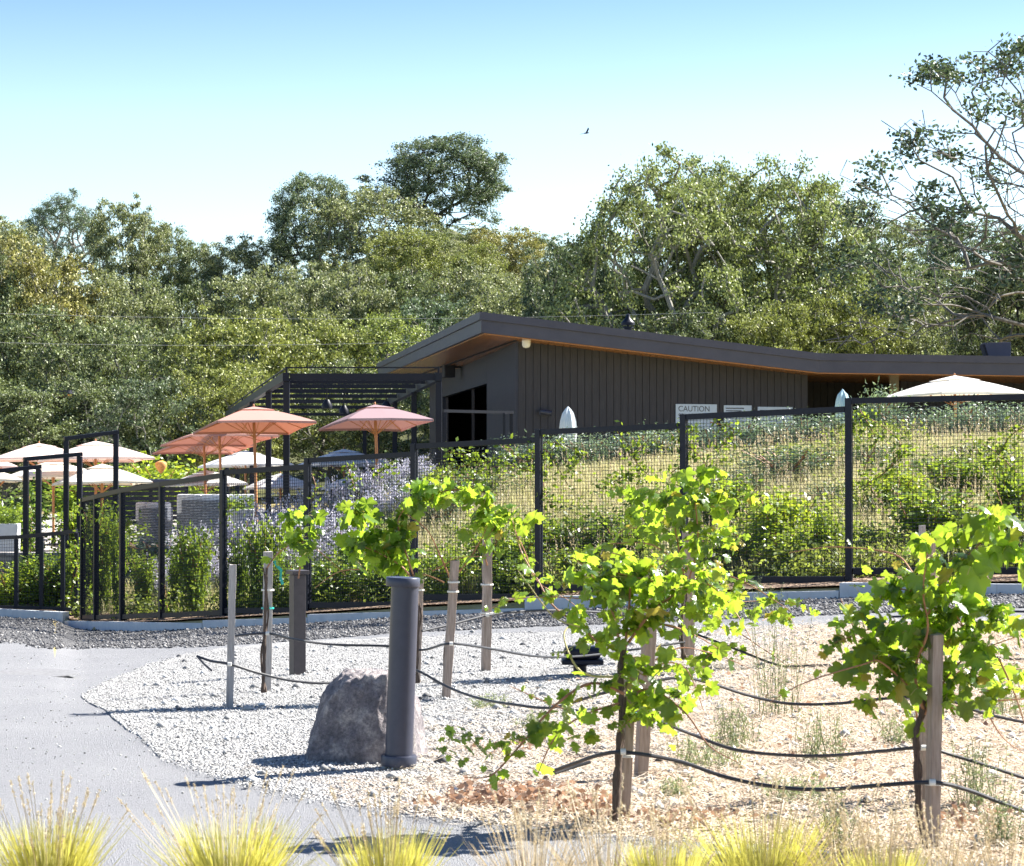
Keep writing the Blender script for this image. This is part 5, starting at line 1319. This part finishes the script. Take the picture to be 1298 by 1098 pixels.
SL_ = [
 ('wild', 130, 640, 46, 39.6, g1, 'leafy shrub filling the narrow panels at the left end of the tall fence'),
 ('wild2', 150, 650, 36, 38.5, g1, 'slender shrub pressed to the third post from the left fence end'),
 ('wild', 181, 695, 42, 37.2, g1, 'low shrub in the panel left of the wicker sofas'),
 ('wild', 246, 658, 66, 35.2, g1, 'spreading shrub with lavender behind, below the long wicker sofa'),
 ('wild2', 225, 690, 40, 36.2, g2, 'small shrub beside the fence post left of the spreading one'),
 ('wild', 335, 650, 66, 34.0, g1, 'tall shrub in the panel behind the two slim grey stakes'),
 ('bush', 352, 700, 60, 33.6, g2, 'dense low shrub behind the taped grey stake'),
 ('wild2', 300, 680, 40, 34.2, g2, 'thin shrub right of the post behind the leftmost stake'),
 ('bush', 430, 700, 80, 33.2, g2, 'dense dark green bush right of the brown bollard'),
 ('bush', 495, 690, 80, 32.6, g2, 'dense bush behind the cap of the grey bollard'),
 ('wild', 460, 665, 60, 33.8, g1, 'looser shrub rising between the two dense bushes by the grey bollard'),
 ('bush', 575, 690, 70, 32, g1, 'bush seen behind the leaning slim stake'),
 ('wild', 640, 665, 80, 31.5, g1, 'loose shrub behind the straight brown stake'),
 ('bush', 655, 700, 60, 31, g2, 'low bush left of the tall kerb end'),
 ('bush', 765, 640, 85, 32.2, gd, 'dark rounded bush in the panel left of the small far vine'),
 ('wild', 735, 690, 70, 30.8, g1, 'bright low shrub under the dark rounded bush'),
 ('wild', 800, 655, 60, 31, g1, 'thin bright shrub behind the top of the middle vine'),
 ('bush', 925, 665, 80, 29.8, g1, 'bright bush right of the small far vine'),
 ('wild', 985, 615, 95, 30.0, g3, 'tall bright shrub in the panel left of the right fence post'),
 ('bush', 1010, 660, 90, 29.2, g1, 'dense bush before the tall bright shrub near the right fence post'),
 ('wild2', 1045, 640, 50, 29.0, g1, 'slender shrub touching the right fence post'),
 ('bush', 1120, 660, 70, 29.2, g2, 'dark green bush right of the tall post with two thin stakes'),
 ('wild', 1180, 610, 90, 29.5, g1, 'tall shrub above the big leaves of the right vine'),
 ('wild', 1255, 640, 90, 29.0, g1, 'shrub at the lower right behind the mesh'),
 ('wild2', 1290, 580, 70, 30, g1, 'climbing shrub at the right picture edge'),
 ('wild', 1345, 600, 90, 29, g1, 'shrub just beyond the right picture edge'),
 ('bush', 890, 690, 60, 29.4, g2, 'low dark bush at the foot of the post behind the small far vine'),
 ('wild', 700, 650, 70, 32.4, g1, 'airy shrub just right of the post behind the arching vine'),
 ('wild', 920, 600, 80, 33, g1, 'airy shrub high behind the top of the small far vine'),
 ('bush', 1075, 690, 60, 28.8, g2, 'low bush split by the tallest fence post'),
 ('wild', 1140, 590, 80, 33, g3, 'pale airy shrub in the middle of the right panel'),
 ('wild', 1215, 575, 80, 34, g1, 'airy shrub above the largest vine leaves'),
 ('bush', 1210, 680, 80, 28.6, g2, 'dark bush behind the leaning crown of the right vine'),
 ('wild', 45, 700, 60, 42.6, g1, 'yellow-green bush behind the low fence'),
 ('bush', 15, 715, 60, 42.2, g3, 'rounded bush at the left edge behind the low fence'),
 ('bush', 75, 700, 60, 42.0, g2, 'bush against the right end of the low fence'),
 ('wild', 105, 680, 50, 41.2, g1, 'shrub joining the low fence and the tall one'),
 ('bush', 10, 625, 80, 46.5, g1, 'taller bush behind the pale planter at the left edge'),
 ('wild', 100, 635, 60, 45.2, g1, 'leafy climber mass at the foot of the tallest portal'),
 ('bush', 130, 650, 70, 46.0, g1, 'bush below the cream umbrella with the orange pole'),
 ('bush', 195, 575, 90, 76, g3, 'light green bush beyond the lantern'), ('bush', 130, 600, 110, 72, g1, 'green bush beyond the screen wall'), ('bush', 230, 590, 70, 78, g1, 'small bush right of the lantern under the oaks'),
]
for i, a in enumerate(SL_): shrub(a[0], a[1], a[2], None, a[3], a[4], a[5], a[6], GF, 'shrub', 'shrub', i*1.3)
# climbers that hang on the fence panels
def climber(cl, y_off, n, label, seed, colr=g1):
    """leafy shoots along pixel polylines lying in the fence plane"""
    rg = np.random.default_rng(seed); C = []; mb = MB()
    base = None
    for pts in cl:
        pp = crspline([P(u, v, fy(u) + y_off) for u, v in pts], 8)
        mb.tube(pp, .006, 4, False)
        for _ in range(int(n)):
            k = rg.integers(1, len(pp)); p = pp[k]; C.append((p.x + rg.normal(0, .07), p.y + rg.normal(0, .05), p.z + rg.normal(0, .07)))
    C = np.array(C); o = pp[0]
    V, F = leafquads(C - np.array(o), .075, .045, rg, .2)
    t = thing('climbing_plant', label, 'climbing plant', o, 0, 'climbers scrambling over the fence')
    f = np_mesh('foliage', V, F, 'leaf_shrub', t); f.color = (*colr, 1)
    mb.v = [(x-o.x, y-o.y, z-o.z) for x, y, z in mb.v]; mb.build('shoots', 'cane', t)
climber([[(640, 560), (665, 585), (690, 570), (705, 590), (720, 615)], [(683, 560), (690, 620), (700, 640)], [(600, 600), (640, 590), (680, 600)], [(700, 560), (735, 575), (720, 600)]], .08, 110, 'climber spilling over the post behind the arching vine', 51)
climber([[(780, 545), (800, 570), (810, 610), (800, 640)], [(830, 550), (805, 580), (830, 610)], [(862, 545), (870, 580), (850, 600)], [(760, 620), (800, 600)]], .08, 110, 'climber hanging from the rail below the CAUTION sign', 52)
climber([[(880, 545), (870, 560), (895, 590), (880, 610)], [(900, 535), (930, 545), (910, 570)]], .08, 90, 'small climber at the post right of the CAUTION sign', 53)
climber([[(1090, 520), (1110, 560), (1095, 600), (1120, 640)], [(1076, 540), (1100, 530), (1140, 560), (1130, 590)], [(1085, 620), (1120, 600), (1150, 570)]], .1, 130, 'climber fanning out right of the tallest post', 54)
climber([[(1270, 640), (1260, 600), (1275, 560), (1298, 540)], [(1240, 560), (1265, 575), (1290, 600)]], .1, 110, 'climber in the last panel near the right picture edge', 55)
climber([[(395, 600), (400, 620), (392, 650), (400, 690)], [(440, 590), (450, 620)], [(500, 585), (480, 600)]], .1, 60, 'sparse climber below the rail behind the taped grey stake', 56)
climber([[(104, 785), (102, 740), (104, 700), (110, 660), (100, 640)], [(122, 780), (118, 720), (128, 660), (135, 640)], [(85, 770), (98, 720), (95, 690)]], .12, 190, 'dense climber covering the left end of the tall fence', 57)
climber([[(38, 700), (40, 660), (36, 620)], [(40, 690), (52, 650), (45, 610)]], 3.2, 210, 'dark climber wrapping the middle portal post', 58, (.6, .8, .7))
climber([[(560, 600), (590, 590), (620, 585), (650, 575)], [(540, 610), (580, 605), (610, 610)], [(560, 570), (600, 580)]], .3, 120, 'climber below the rail left of the post behind the arching vine', 59)
climber([[(283, 700), (287, 660), (292, 640)], [(205, 700), (208, 735), (212, 770)]], .1, 60, 'thin climber on the posts near the leftmost stake', 60)
# silver hedge along the terrace edge
k = 0
names = ['left end of the silver hedge, beside the gate frame', 'silver bush under the furled white umbrella, its left neighbour', 'silver bush directly below the furled white umbrella', 'silver bush right of the furled white umbrella',
 'silver bush halfway from the furled umbrella to the CAUTION sign', 'silver bush just left of the CAUTION sign', 'silver bush below the CAUTION sign', 'silver bush below the fine print sign', 'silver bush below the right wall sign',
 'silver bush under the dark recess of the building', 'silver bush left of the pale blue furled umbrella', 'silver bush right of the tallest fence post', 'silver bush at the left end of the white umbrella', 'silver bush below the left half of the white umbrella',
 'silver bush under the middle of the white umbrella', 'silver bush below the right half of the white umbrella', 'silver bush at the right picture edge', 'silver bush beyond the right picture edge']
for i, lab in enumerate(names):
    u = 668 + i*40; vt = np.interp(u, [600, 720, 850, 1000, 1100, 1300], [560, 549, 540, 524, 516, 506]) + (i*37 % 7) - 3
    shrub('silver' if i % 3 else 'dark', u, vt, None, 58, 43.2 - .002*(u-700) + (i % 2)*.5, (1.1, 1.15, 1.05) if i % 3 else (.62, .72, .7), lab, 'silver-leaved bushes edging the pool terrace', 'silver_bush', 'bush', i*.9)
shrub('silver', 1110, 487, None, 46, 42.6, (1, 1.05, .9), 'tall sprig of silver bush rising before the dark recess', 'silver-leaved bushes edging the pool terrace', 'silver_bush', 'bush')
# dark grassy shrubs on the meadow
for i, (u, vt, w, y, lab) in enumerate(((1000, 560, 90, 37, 'dark mounded bush in the meadow left of the tallest post'), (940, 590, 60, 36, 'small dark bush in the meadow behind the small far vine'), (1110, 560, 70, 37.5, 'dark bush in the meadow right of the tallest post'),
        (1170, 580, 80, 36, 'mounded dark bush in the meadow below the white umbrella'), (1240, 560, 80, 37.5, 'dark bush high in the meadow near the right edge'), (1290, 600, 80, 34, 'dark bush low in the meadow at the right edge'), (600, 590, 70, 40, 'grey-green bush in the meadow below the doorway'),
        (560, 615, 60, 38, 'grey-green bush behind the arching vine'), (1050, 610, 60, 34, 'tall grassy bush behind the right fence post'), (205, 680, 90, 44, 'dark mounded bush before the wicker sofas'))):
    shrub('dark', u, vt, None, w, y, (.5, .6, .42) if i != 9 else (.45, .6, .5), lab, 'dark meadow bushes', 'meadow_bush', 'bush', i)
# ------------------------------------------------------------ lavender
def lav_proto(seed):
    rg = np.random.default_rng(seed); mb = MB(); C = []; C2 = []
    for i in range(46):
        a = rg.uniform(0, 6.28); r = rg.uniform(.1, .75); H = rg.uniform(.6, 1.0)
        tip = Vector((r*math.cos(a)*.75, r*math.sin(a)*.75, H)); m_ = tip*.5 + Vector((0, 0, .08))
        mb.tube([Vector((tip.x*.08, tip.y*.08, 0)), m_, tip], [.006, .005, .003], 3, False)
        for k in range(26):
            f = rg.uniform(.45, 1); p = m_.lerp(tip, (f-.45)/.55) if f > .45 else m_; C.append((p.x + rg.normal(0, .022), p.y + rg.normal(0, .022), p.z + rg.normal(0, .02)))
        for k in range(12):
            f = rg.uniform(.05, .6); p = tip*f; C2.append((p.x + rg.normal(0, .05), p.y + rg.normal(0, .05), p.z + rg.normal(0, .03) + .03))
    root = bpy.data.objects.new('lavender_plant', None); col.objects.link(root)
    V, F = leafquads(np.array(C), .045, .03, rg); np_mesh('flowers', V, F, 'lilac', root)
    V, F = leafquads(np.array(C2), .08, .02, rg, -.3); f = np_mesh('leaves', V, F, 'leaf_olive', root); f.color = (1, 1.05, .8, 1)
    mb.build('stems', 'sage_stem', root); return root
LVP = lav_proto(71); first = True
LAV = [(215, 700, 40, 'lavender left of the spreading shrub by the sofas'), (240, 672, 41, 'lavender in front of the left part of the long sofa'), (268, 660, 42, 'lavender in front of the middle of the long sofa'), (298, 652, 42, 'lavender before the sofa end by the planter'),
 (325, 632, 43, 'lavender at the pole of the nearest salmon umbrella'), (350, 640, 41, 'lavender right of the salmon umbrella pole'), (372, 620, 43, 'lavender beside the pergola corner post'), (400, 612, 43, 'lavender above the fence step left of the dusky pink umbrella'),
 (425, 600, 43, 'lavender under the white umbrella left of the dusky pink pole'), (452, 590, 43, 'lavender at the foot of the dusky pink umbrella'), (478, 582, 43, 'lavender right against the dusky pink umbrella pole'), (505, 578, 42.5, 'lavender right of the dusky pink umbrella'), (530, 574, 42, 'lavender nearest the gate frame'),
 (340, 675, 38, 'lower lavender behind the taped grey stake'), (385, 650, 39, 'lower lavender above the brown bollard'), (420, 640, 39, 'lower lavender left of the arching leaves'), (455, 625, 40, 'lower lavender above the hanging vine leaves'), (490, 612, 40, 'lower lavender above the vine arch'),
 (310, 690, 37, 'lowest lavender between the two slim stakes'), (280, 700, 37, 'lowest lavender at the post behind the leftmost stake'), (520, 605, 40, 'lower lavender at the right end of the bed'), (195, 720, 38, 'short lavender in the panel left of the sofa'), (262, 690, 38.5, 'low lavender right of the spreading shrub by the sofas'), (232, 705, 37.6, 'low lavender left of the spreading shrub, near the road'), (365, 665, 37.5, 'low lavender just left of the brown bollard'), (405, 668, 36.5, 'low lavender right of the brown bollard'), (440, 655, 37, 'low lavender under the hanging vine leaves')]
for i, (u, vt, y, lab) in enumerate(LAV):
    t = LVP if i == 0 else copy_tree(LVP); a = P(u, vt, y); zg = hh(a.x, y); H = max(.55, a.z-zg)
    t.location = (a.x, y, zg); t.scale = (.85, .85, H); t.rotation_euler = (0, 0, i*1.1); tag(t, lab, 'lavender', 'lavender plants in the bed behind the fence')
# ------------------------------------------------------------ meadow grass
def blades(name, X, Y, H, W, lean, mat, parent=None, zoff=0, segs=1, origin=(0, 0, 0)):
    n = len(X); Z = h(X, Y) if parent is None else np.zeros(n)
    a = rng.uniform(0, 6.28, n); l = H*lean*rng.uniform(.2, 1, n); dx, dy = np.cos(a)*l, np.sin(a)*l
    wv = np.stack([-np.sin(a+rng.normal(0, .8, n)), np.cos(a), np.zeros(n)], 1)*W
    b = np.stack([X, Y, Z + zoff], 1); mid = b + np.stack([dx*.35, dy*.35, H*.6], 1); tip = b + np.stack([dx, dy, H*rng.uniform(.8, 1, n)], 1)
    V = np.stack([b - wv, b + wv, mid + wv*.7, mid - wv*.7, tip, tip], 1)
    V = V[:, :5].reshape(-1, 3); k = np.arange(n)[:, None]*5
    F4 = np.concatenate([k+0, k+1, k+2, k+3], 1); F3 = np.concatenate([k+3, k+2, k+4, k+4], 1)
    me = bpy.data.meshes.new(name); 
    F = np.concatenate([F4.reshape(-1), np.concatenate([k+3, k+2, k+4], 1).reshape(-1)])
    st = np.concatenate([np.arange(n)*4, n*4 + np.arange(n)*3]); tot = np.concatenate([np.full(n, 4), np.full(n, 3)])
    me.vertices.add(len(V)); me.vertices.foreach_set('co', V.astype(np.float32).ravel()); me.loops.add(len(F)); me.loops.foreach_set('vertex_index', F.astype(np.int32))
    me.polygons.add(2*n); me.polygons.foreach_set('loop_start', st.astype(np.int32))
    try: me.polygons.foreach_set('loop_total', tot.astype(np.int32))
    except Exception: pass
    me.update(calc_edges=True)
    return link(name, me, mat, parent)
n = 135000; yy = rng.uniform(28, 44.5, n); a = rng.uniform(-.2, .38, n); u = 649 + 2800*a
ok = (yy > np.interp(u, FU, FY) + .8) & (rng.uniform(0, 1, n) < np.interp(u, [100, 300, 420, 560], [.35, .4, .6, 1])); yy, a = yy[ok], a[ok]; n = len(yy)
tag(blades('meadow_grass', a*yy, yy, rng.uniform(.2, .5, n)*np.interp(yy, [33, 40, 43], [1, .7, .45]), .006, .5, 'meadow_blade'), 'tall dry yellow-green meadow grass on the slope behind the fence', 'grass', kind='stuff')
ns = 3000; ys_ = rng.uniform(29, 42.5, ns); as_ = rng.uniform(-.05, .27, ns); us_ = 649+2800*as_; ok = ys_ > np.interp(us_, FU, FY) + 1
ys_, as_ = ys_[ok], as_[ok]; xs_ = as_*ys_; zs_ = h(xs_, ys_); Ls = rng.uniform(.45, .8, len(xs_))*np.interp(ys_, [33, 42], [1, .6])
Cs = []; 
for k_ in range(10):
    f_ = 1 - k_*.035; Cs.append(np.stack([xs_ + rng.normal(0, .008, len(xs_)), ys_ + rng.normal(0, .008, len(xs_)), zs_ + Ls*f_], 1))
V, F = leafquads(np.concatenate(Cs), .05, .011, rng, -1.2); tag(np_mesh('meadow_seed_heads', V, F, 'blade_tan'), 'pale dry seed heads standing above the meadow grass', 'grass', kind='stuff')
nq = 9000; yy = rng.uniform(28, 44, nq*4); a = rng.uniform(-.2, .27, nq*4); u = 649 + 2800*a; yf_ = np.interp(u, FU, FY)
from mathutils import noise as mnz
nv = np.array([mnz.noise(Vector((aa*y_*.55, y_*.42, 3.3))) + .5*mnz.noise(Vector((aa*y_*1.7, y_*1.3, 8.3))) for aa, y_ in zip(a, yy)])
ok = (yy > yf_ + .25) & (nv + .42*np.exp(-(yy-yf_-.3)/1.6) > .25); yy, a = yy[ok][:nq], a[ok][:nq]
K = 9; X0 = a*yy; Z0 = h(X0, yy); Hc_ = rng.uniform(.12, .55, len(X0))
Cc_ = np.stack([np.repeat(X0, K), np.repeat(yy, K), np.repeat(Z0, K)], 1); f_ = rng.uniform(.1, 1, len(Cc_))
Cc_ += np.stack([rng.normal(0, .09, len(Cc_)), rng.normal(0, .09, len(Cc_)), f_*np.repeat(Hc_, K)], 1)
V, F = leafquads(Cc_, .085, .038, rng, .2)
tag(np_mesh('ground_cover', V, F, 'cover'), 'leafy green weeds and low growth spread through the meadow behind the fence', 'ground cover', kind='stuff')
# ------------------------------------------------------------ foreground tufts
TU = [(62, 1054, 7.6, .19, 'grass tuft in the left bottom corner'), (292, 1054, 7.6, .25, 'wide yellow-green grass tuft below the road bend, second from the left'), (492, 1068, 7.5, .18, 'grass tuft in front of the bollard, third from the left'), (676, 1072, 7.5, .16, 'pale grass tuft below the heap of dry leaves'),
      (968, 1052, 7.7, .26, 'brightest yellow grass tuft, below the gap between the two near vines'), (842, 1084, 7.4, .15, 'thin grass tuft just left of the brightest one'), (1120, 1092, 7.4, .15, 'low grass tuft left of the right vine stake'), (770, 1066, 7.6, .20, 'dry pale straw-coloured grass tuft in front of the middle vine trunk'), (1075, 1064, 7.7, .20, 'dry pale grass tuft right of the brightest one'), (1190, 1078, 7.6, .18, 'dry pale grass tuft at the foot of the right vine stake'), (1270, 1085, 7.5, .16, 'small dry pale tuft in the right bottom corner')]
for i, (u, vt, y, rad, lab) in enumerate(TU):
    c = P(u, vt, y); zg = 0.02; H = c.z
    t = thing('grass_tuft', lab, 'grass tuft', (c.x, y, zg), i, 'ornamental grass tufts along the front')
    dry = 'dry' in lab; n = 420 if dry else 1500; r_ = rad*.35*np.sqrt(rng.uniform(0, 1, n)); an = rng.uniform(0, 6.28, n)
    # blades fan outward
    X, Y = r_*np.cos(an), r_*np.sin(an); HH = H*rng.uniform(.45, 1.08, n); L = .003
    b = np.stack([X, Y, np.zeros(n)], 1); o_ = an + rng.normal(0, .5, n); sp = rad*rng.uniform(.05, .85 if not dry else 1.3, n)*np.where(rng.uniform(0, 1, n) < .12, 1.6, 1)
    tip = b + np.stack([np.cos(o_)*sp, np.sin(o_)*sp, HH], 1); mid = b + np.stack([np.cos(o_)*sp*.38, np.sin(o_)*sp*.38, HH*.62], 1)
    w_ = np.stack([-np.sin(o_ + 1), np.cos(o_ + 1), np.zeros(n)], 1)*L
    V = np.stack([b-w_, b+w_, mid+w_*.8, mid-w_*.8, tip+w_*.15, tip-w_*.15], 1).reshape(-1, 3); k = np.arange(n)[:, None]*6
    F = np.concatenate([np.concatenate([k, k+1, k+2, k+3], 1), np.concatenate([k+3, k+2, k+4, k+5], 1)])
    np_mesh('blades', V, F, 'blade_tan' if dry else 'blade_green', t)
    # seed stalks with small fuzzy heads
    m = 42; S = []; sv = MB()
    for q_ in range(m):
        a_ = random.uniform(0, 6.28); s_ = rad*random.uniform(.2, 1.6); hgt = H*random.uniform(1.0, 1.42)
        tip = Vector((math.cos(a_)*s_, math.sin(a_)*s_, hgt)); sv.tube([Vector((tip.x*.15, tip.y*.15, 0)), Vector((tip.x*.5, tip.y*.5, hgt*.6)), tip], .0011, 3, False)
        d = (tip - Vector((tip.x*.5, tip.y*.5, hgt*.6))).normalized()
        for z_ in range(26): p = tip - d*random.uniform(-.005, .055); S.append((p.x + random.gauss(0, .0022), p.y + random.gauss(0, .0022), p.z + random.gauss(0, .002)))
    sv.build('seed_stalks', 'blade_tan', t); V, F = leafquads(np.array(S), .012, .0035, rng, -.5); np_mesh('seed_heads', V, F, 'blade_tan', t)
# ------------------------------------------------------------ weeds on the island
WD = [(900, 955, 90, 40, 'wispy grey-green weed patch under the second hose'), (1240, 985, 70, 90, 'dark wiry weed patch right of the right vine stake'), (985, 850, 60, 120, 'tall wispy pale weed left of the right vine, in the middle of the gravel'), (1040, 935, 60, 70, 'thin upright weed between the second and third hose'),
      (1060, 1040, 30, 70, 'single tall weed behind the brightest grass tuft'), (1270, 1040, 40, 70, 'green wispy weed at the lower right corner'), (1140, 925, 50, 45, 'small weed left of the right vine trunk'), (930, 920, 60, 60, 'fine weed right of the middle vine'), (855, 1000, 30, 25, 'tiny bright green weed below the middle vine'), (680, 915, 40, 25, 'tiny weed under the trailing canes'),
      (1010, 1000, 80, 35, 'low weeds before the second hose'), (1270, 880, 60, 60, 'wispy weed at the right edge behind the vine'), (620, 890, 40, 20, 'sparse weed beside the curving hose'), (960, 760, 60, 50, 'pale wispy weed against the far road edge')]
for i, (u, v, w, hp_, lab) in enumerate(WD):
    p = G(u, v + hp_*.5); s = p.y/2800; H = hp_*s; R_ = w*s/2
    t = thing('weed', lab, 'weed', p, 0, 'weeds growing in the gravel'); mb = MB(); C = []
    for q_ in range(int(14 + w*.35)):
        a_ = random.uniform(0, 6.28); r_ = R_*math.sqrt(random.random()); b_ = Vector((r_*math.cos(a_), r_*math.sin(a_), 0)); tp = b_ + Vector((random.gauss(0, .05), random.gauss(0, .05), H*random.uniform(.5, 1.1)))
        mb.tube([b_, b_.lerp(tp, .5) + Vector((random.gauss(0, .012), random.gauss(0, .012), 0)), tp], [.0022, .0016, .001], 3, False)
        for z_ in range(22): q2 = b_.lerp(tp, random.uniform(.1, 1)); C.append((q2.x + random.gauss(0, .014), q2.y + random.gauss(0, .014), q2.z + random.gauss(0, .008)))
    V, F = leafquads(np.array(C), .024, .006, rng); np_mesh('leaves', V, F, 'weed', t); mb.build('stems', 'weed', t)

# ------------------------------------------------------------ light, sky, camera
ELEV, AZ = R(41), R(63)      # azimuth from +Y toward +X
w = bpy.data.worlds.new('World'); scene.world = w; w.use_nodes = True; nt = w.node_tree; nt.nodes.clear()
sky = nt.nodes.new('ShaderNodeTexSky'); sky.sky_type = 'NISHITA'; sky.sun_disc = False; sky.sun_elevation = ELEV; sky.sun_rotation = AZ
sky.air_density = SKY_AIR if 'SKY_AIR' in globals() else 1.0; sky.dust_density = .6; sky.ozone_density = 1.0
bg = nt.nodes.new('ShaderNodeBackground'); bg.inputs[1].default_value = .068
out = nt.nodes.new('ShaderNodeOutputWorld'); 
tcw = nt.nodes.new('ShaderNodeTexCoord'); sp_ = nt.nodes.new('ShaderNodeSeparateXYZ'); nt.links.new(tcw.outputs['Generated'], sp_.inputs[0])
tint = ramp(nt, [(0, (.78, .84, .88)), (.10, (.84, .89, .93)), (.15, (.78, .81, .87)), (.205, (.48, .58, .66)), (.30, (.32, .46, .66)), (.6, (.36, .45, .60))], sp_.outputs[2])
gain = nt.nodes.new('ShaderNodeVectorMath'); gain.operation = 'SCALE'; gain.inputs['Scale'].default_value = 1.18
skc = mixc(nt, 1.0, sky.outputs[0], tint, 'MULTIPLY'); nt.links.new(skc, gain.inputs[0])
nt.links.new(gain.outputs[0], bg.inputs[0]); nt.links.new(bg.outputs[0], out.inputs[0])
S = Vector((math.sin(AZ)*math.cos(ELEV), math.cos(AZ)*math.cos(ELEV), math.sin(ELEV)))
l = bpy.data.lights.new('sun', 'SUN'); l.energy = 5.0; l.angle = R(.53); l.color = (1, .955, .88)
lo_ = bpy.data.objects.new('sun', l); col.objects.link(lo_); lo_.rotation_euler = (-S).to_track_quat('-Z', 'Y').to_euler()
cam = bpy.data.cameras.new('camera'); cam.sensor_width = 36; cam.lens = 2800*36/1298; cam.clip_end = 5000; cam.clip_start = .1
cam.dof.use_dof = True; cam.dof.focus_distance = 24; cam.dof.aperture_fstop = 11
co = bpy.data.objects.new('camera', cam); col.objects.link(co); co.location = (0, 0, EYE); co.rotation_euler = (math.pi/2 + PIT, 0, 0)
scene.camera = co
vs = scene.view_settings; vs.view_transform = 'Standard'; vs.look = 'None'; vs.gamma = 1; vs.exposure = 1.85
scene.cycles.max_bounces = 6; scene.cycles.diffuse_bounces = 2; scene.cycles.transmission_bounces = 4; scene.cycles.transparent_max_bounces = 8
scene.cycles.use_denoising = True
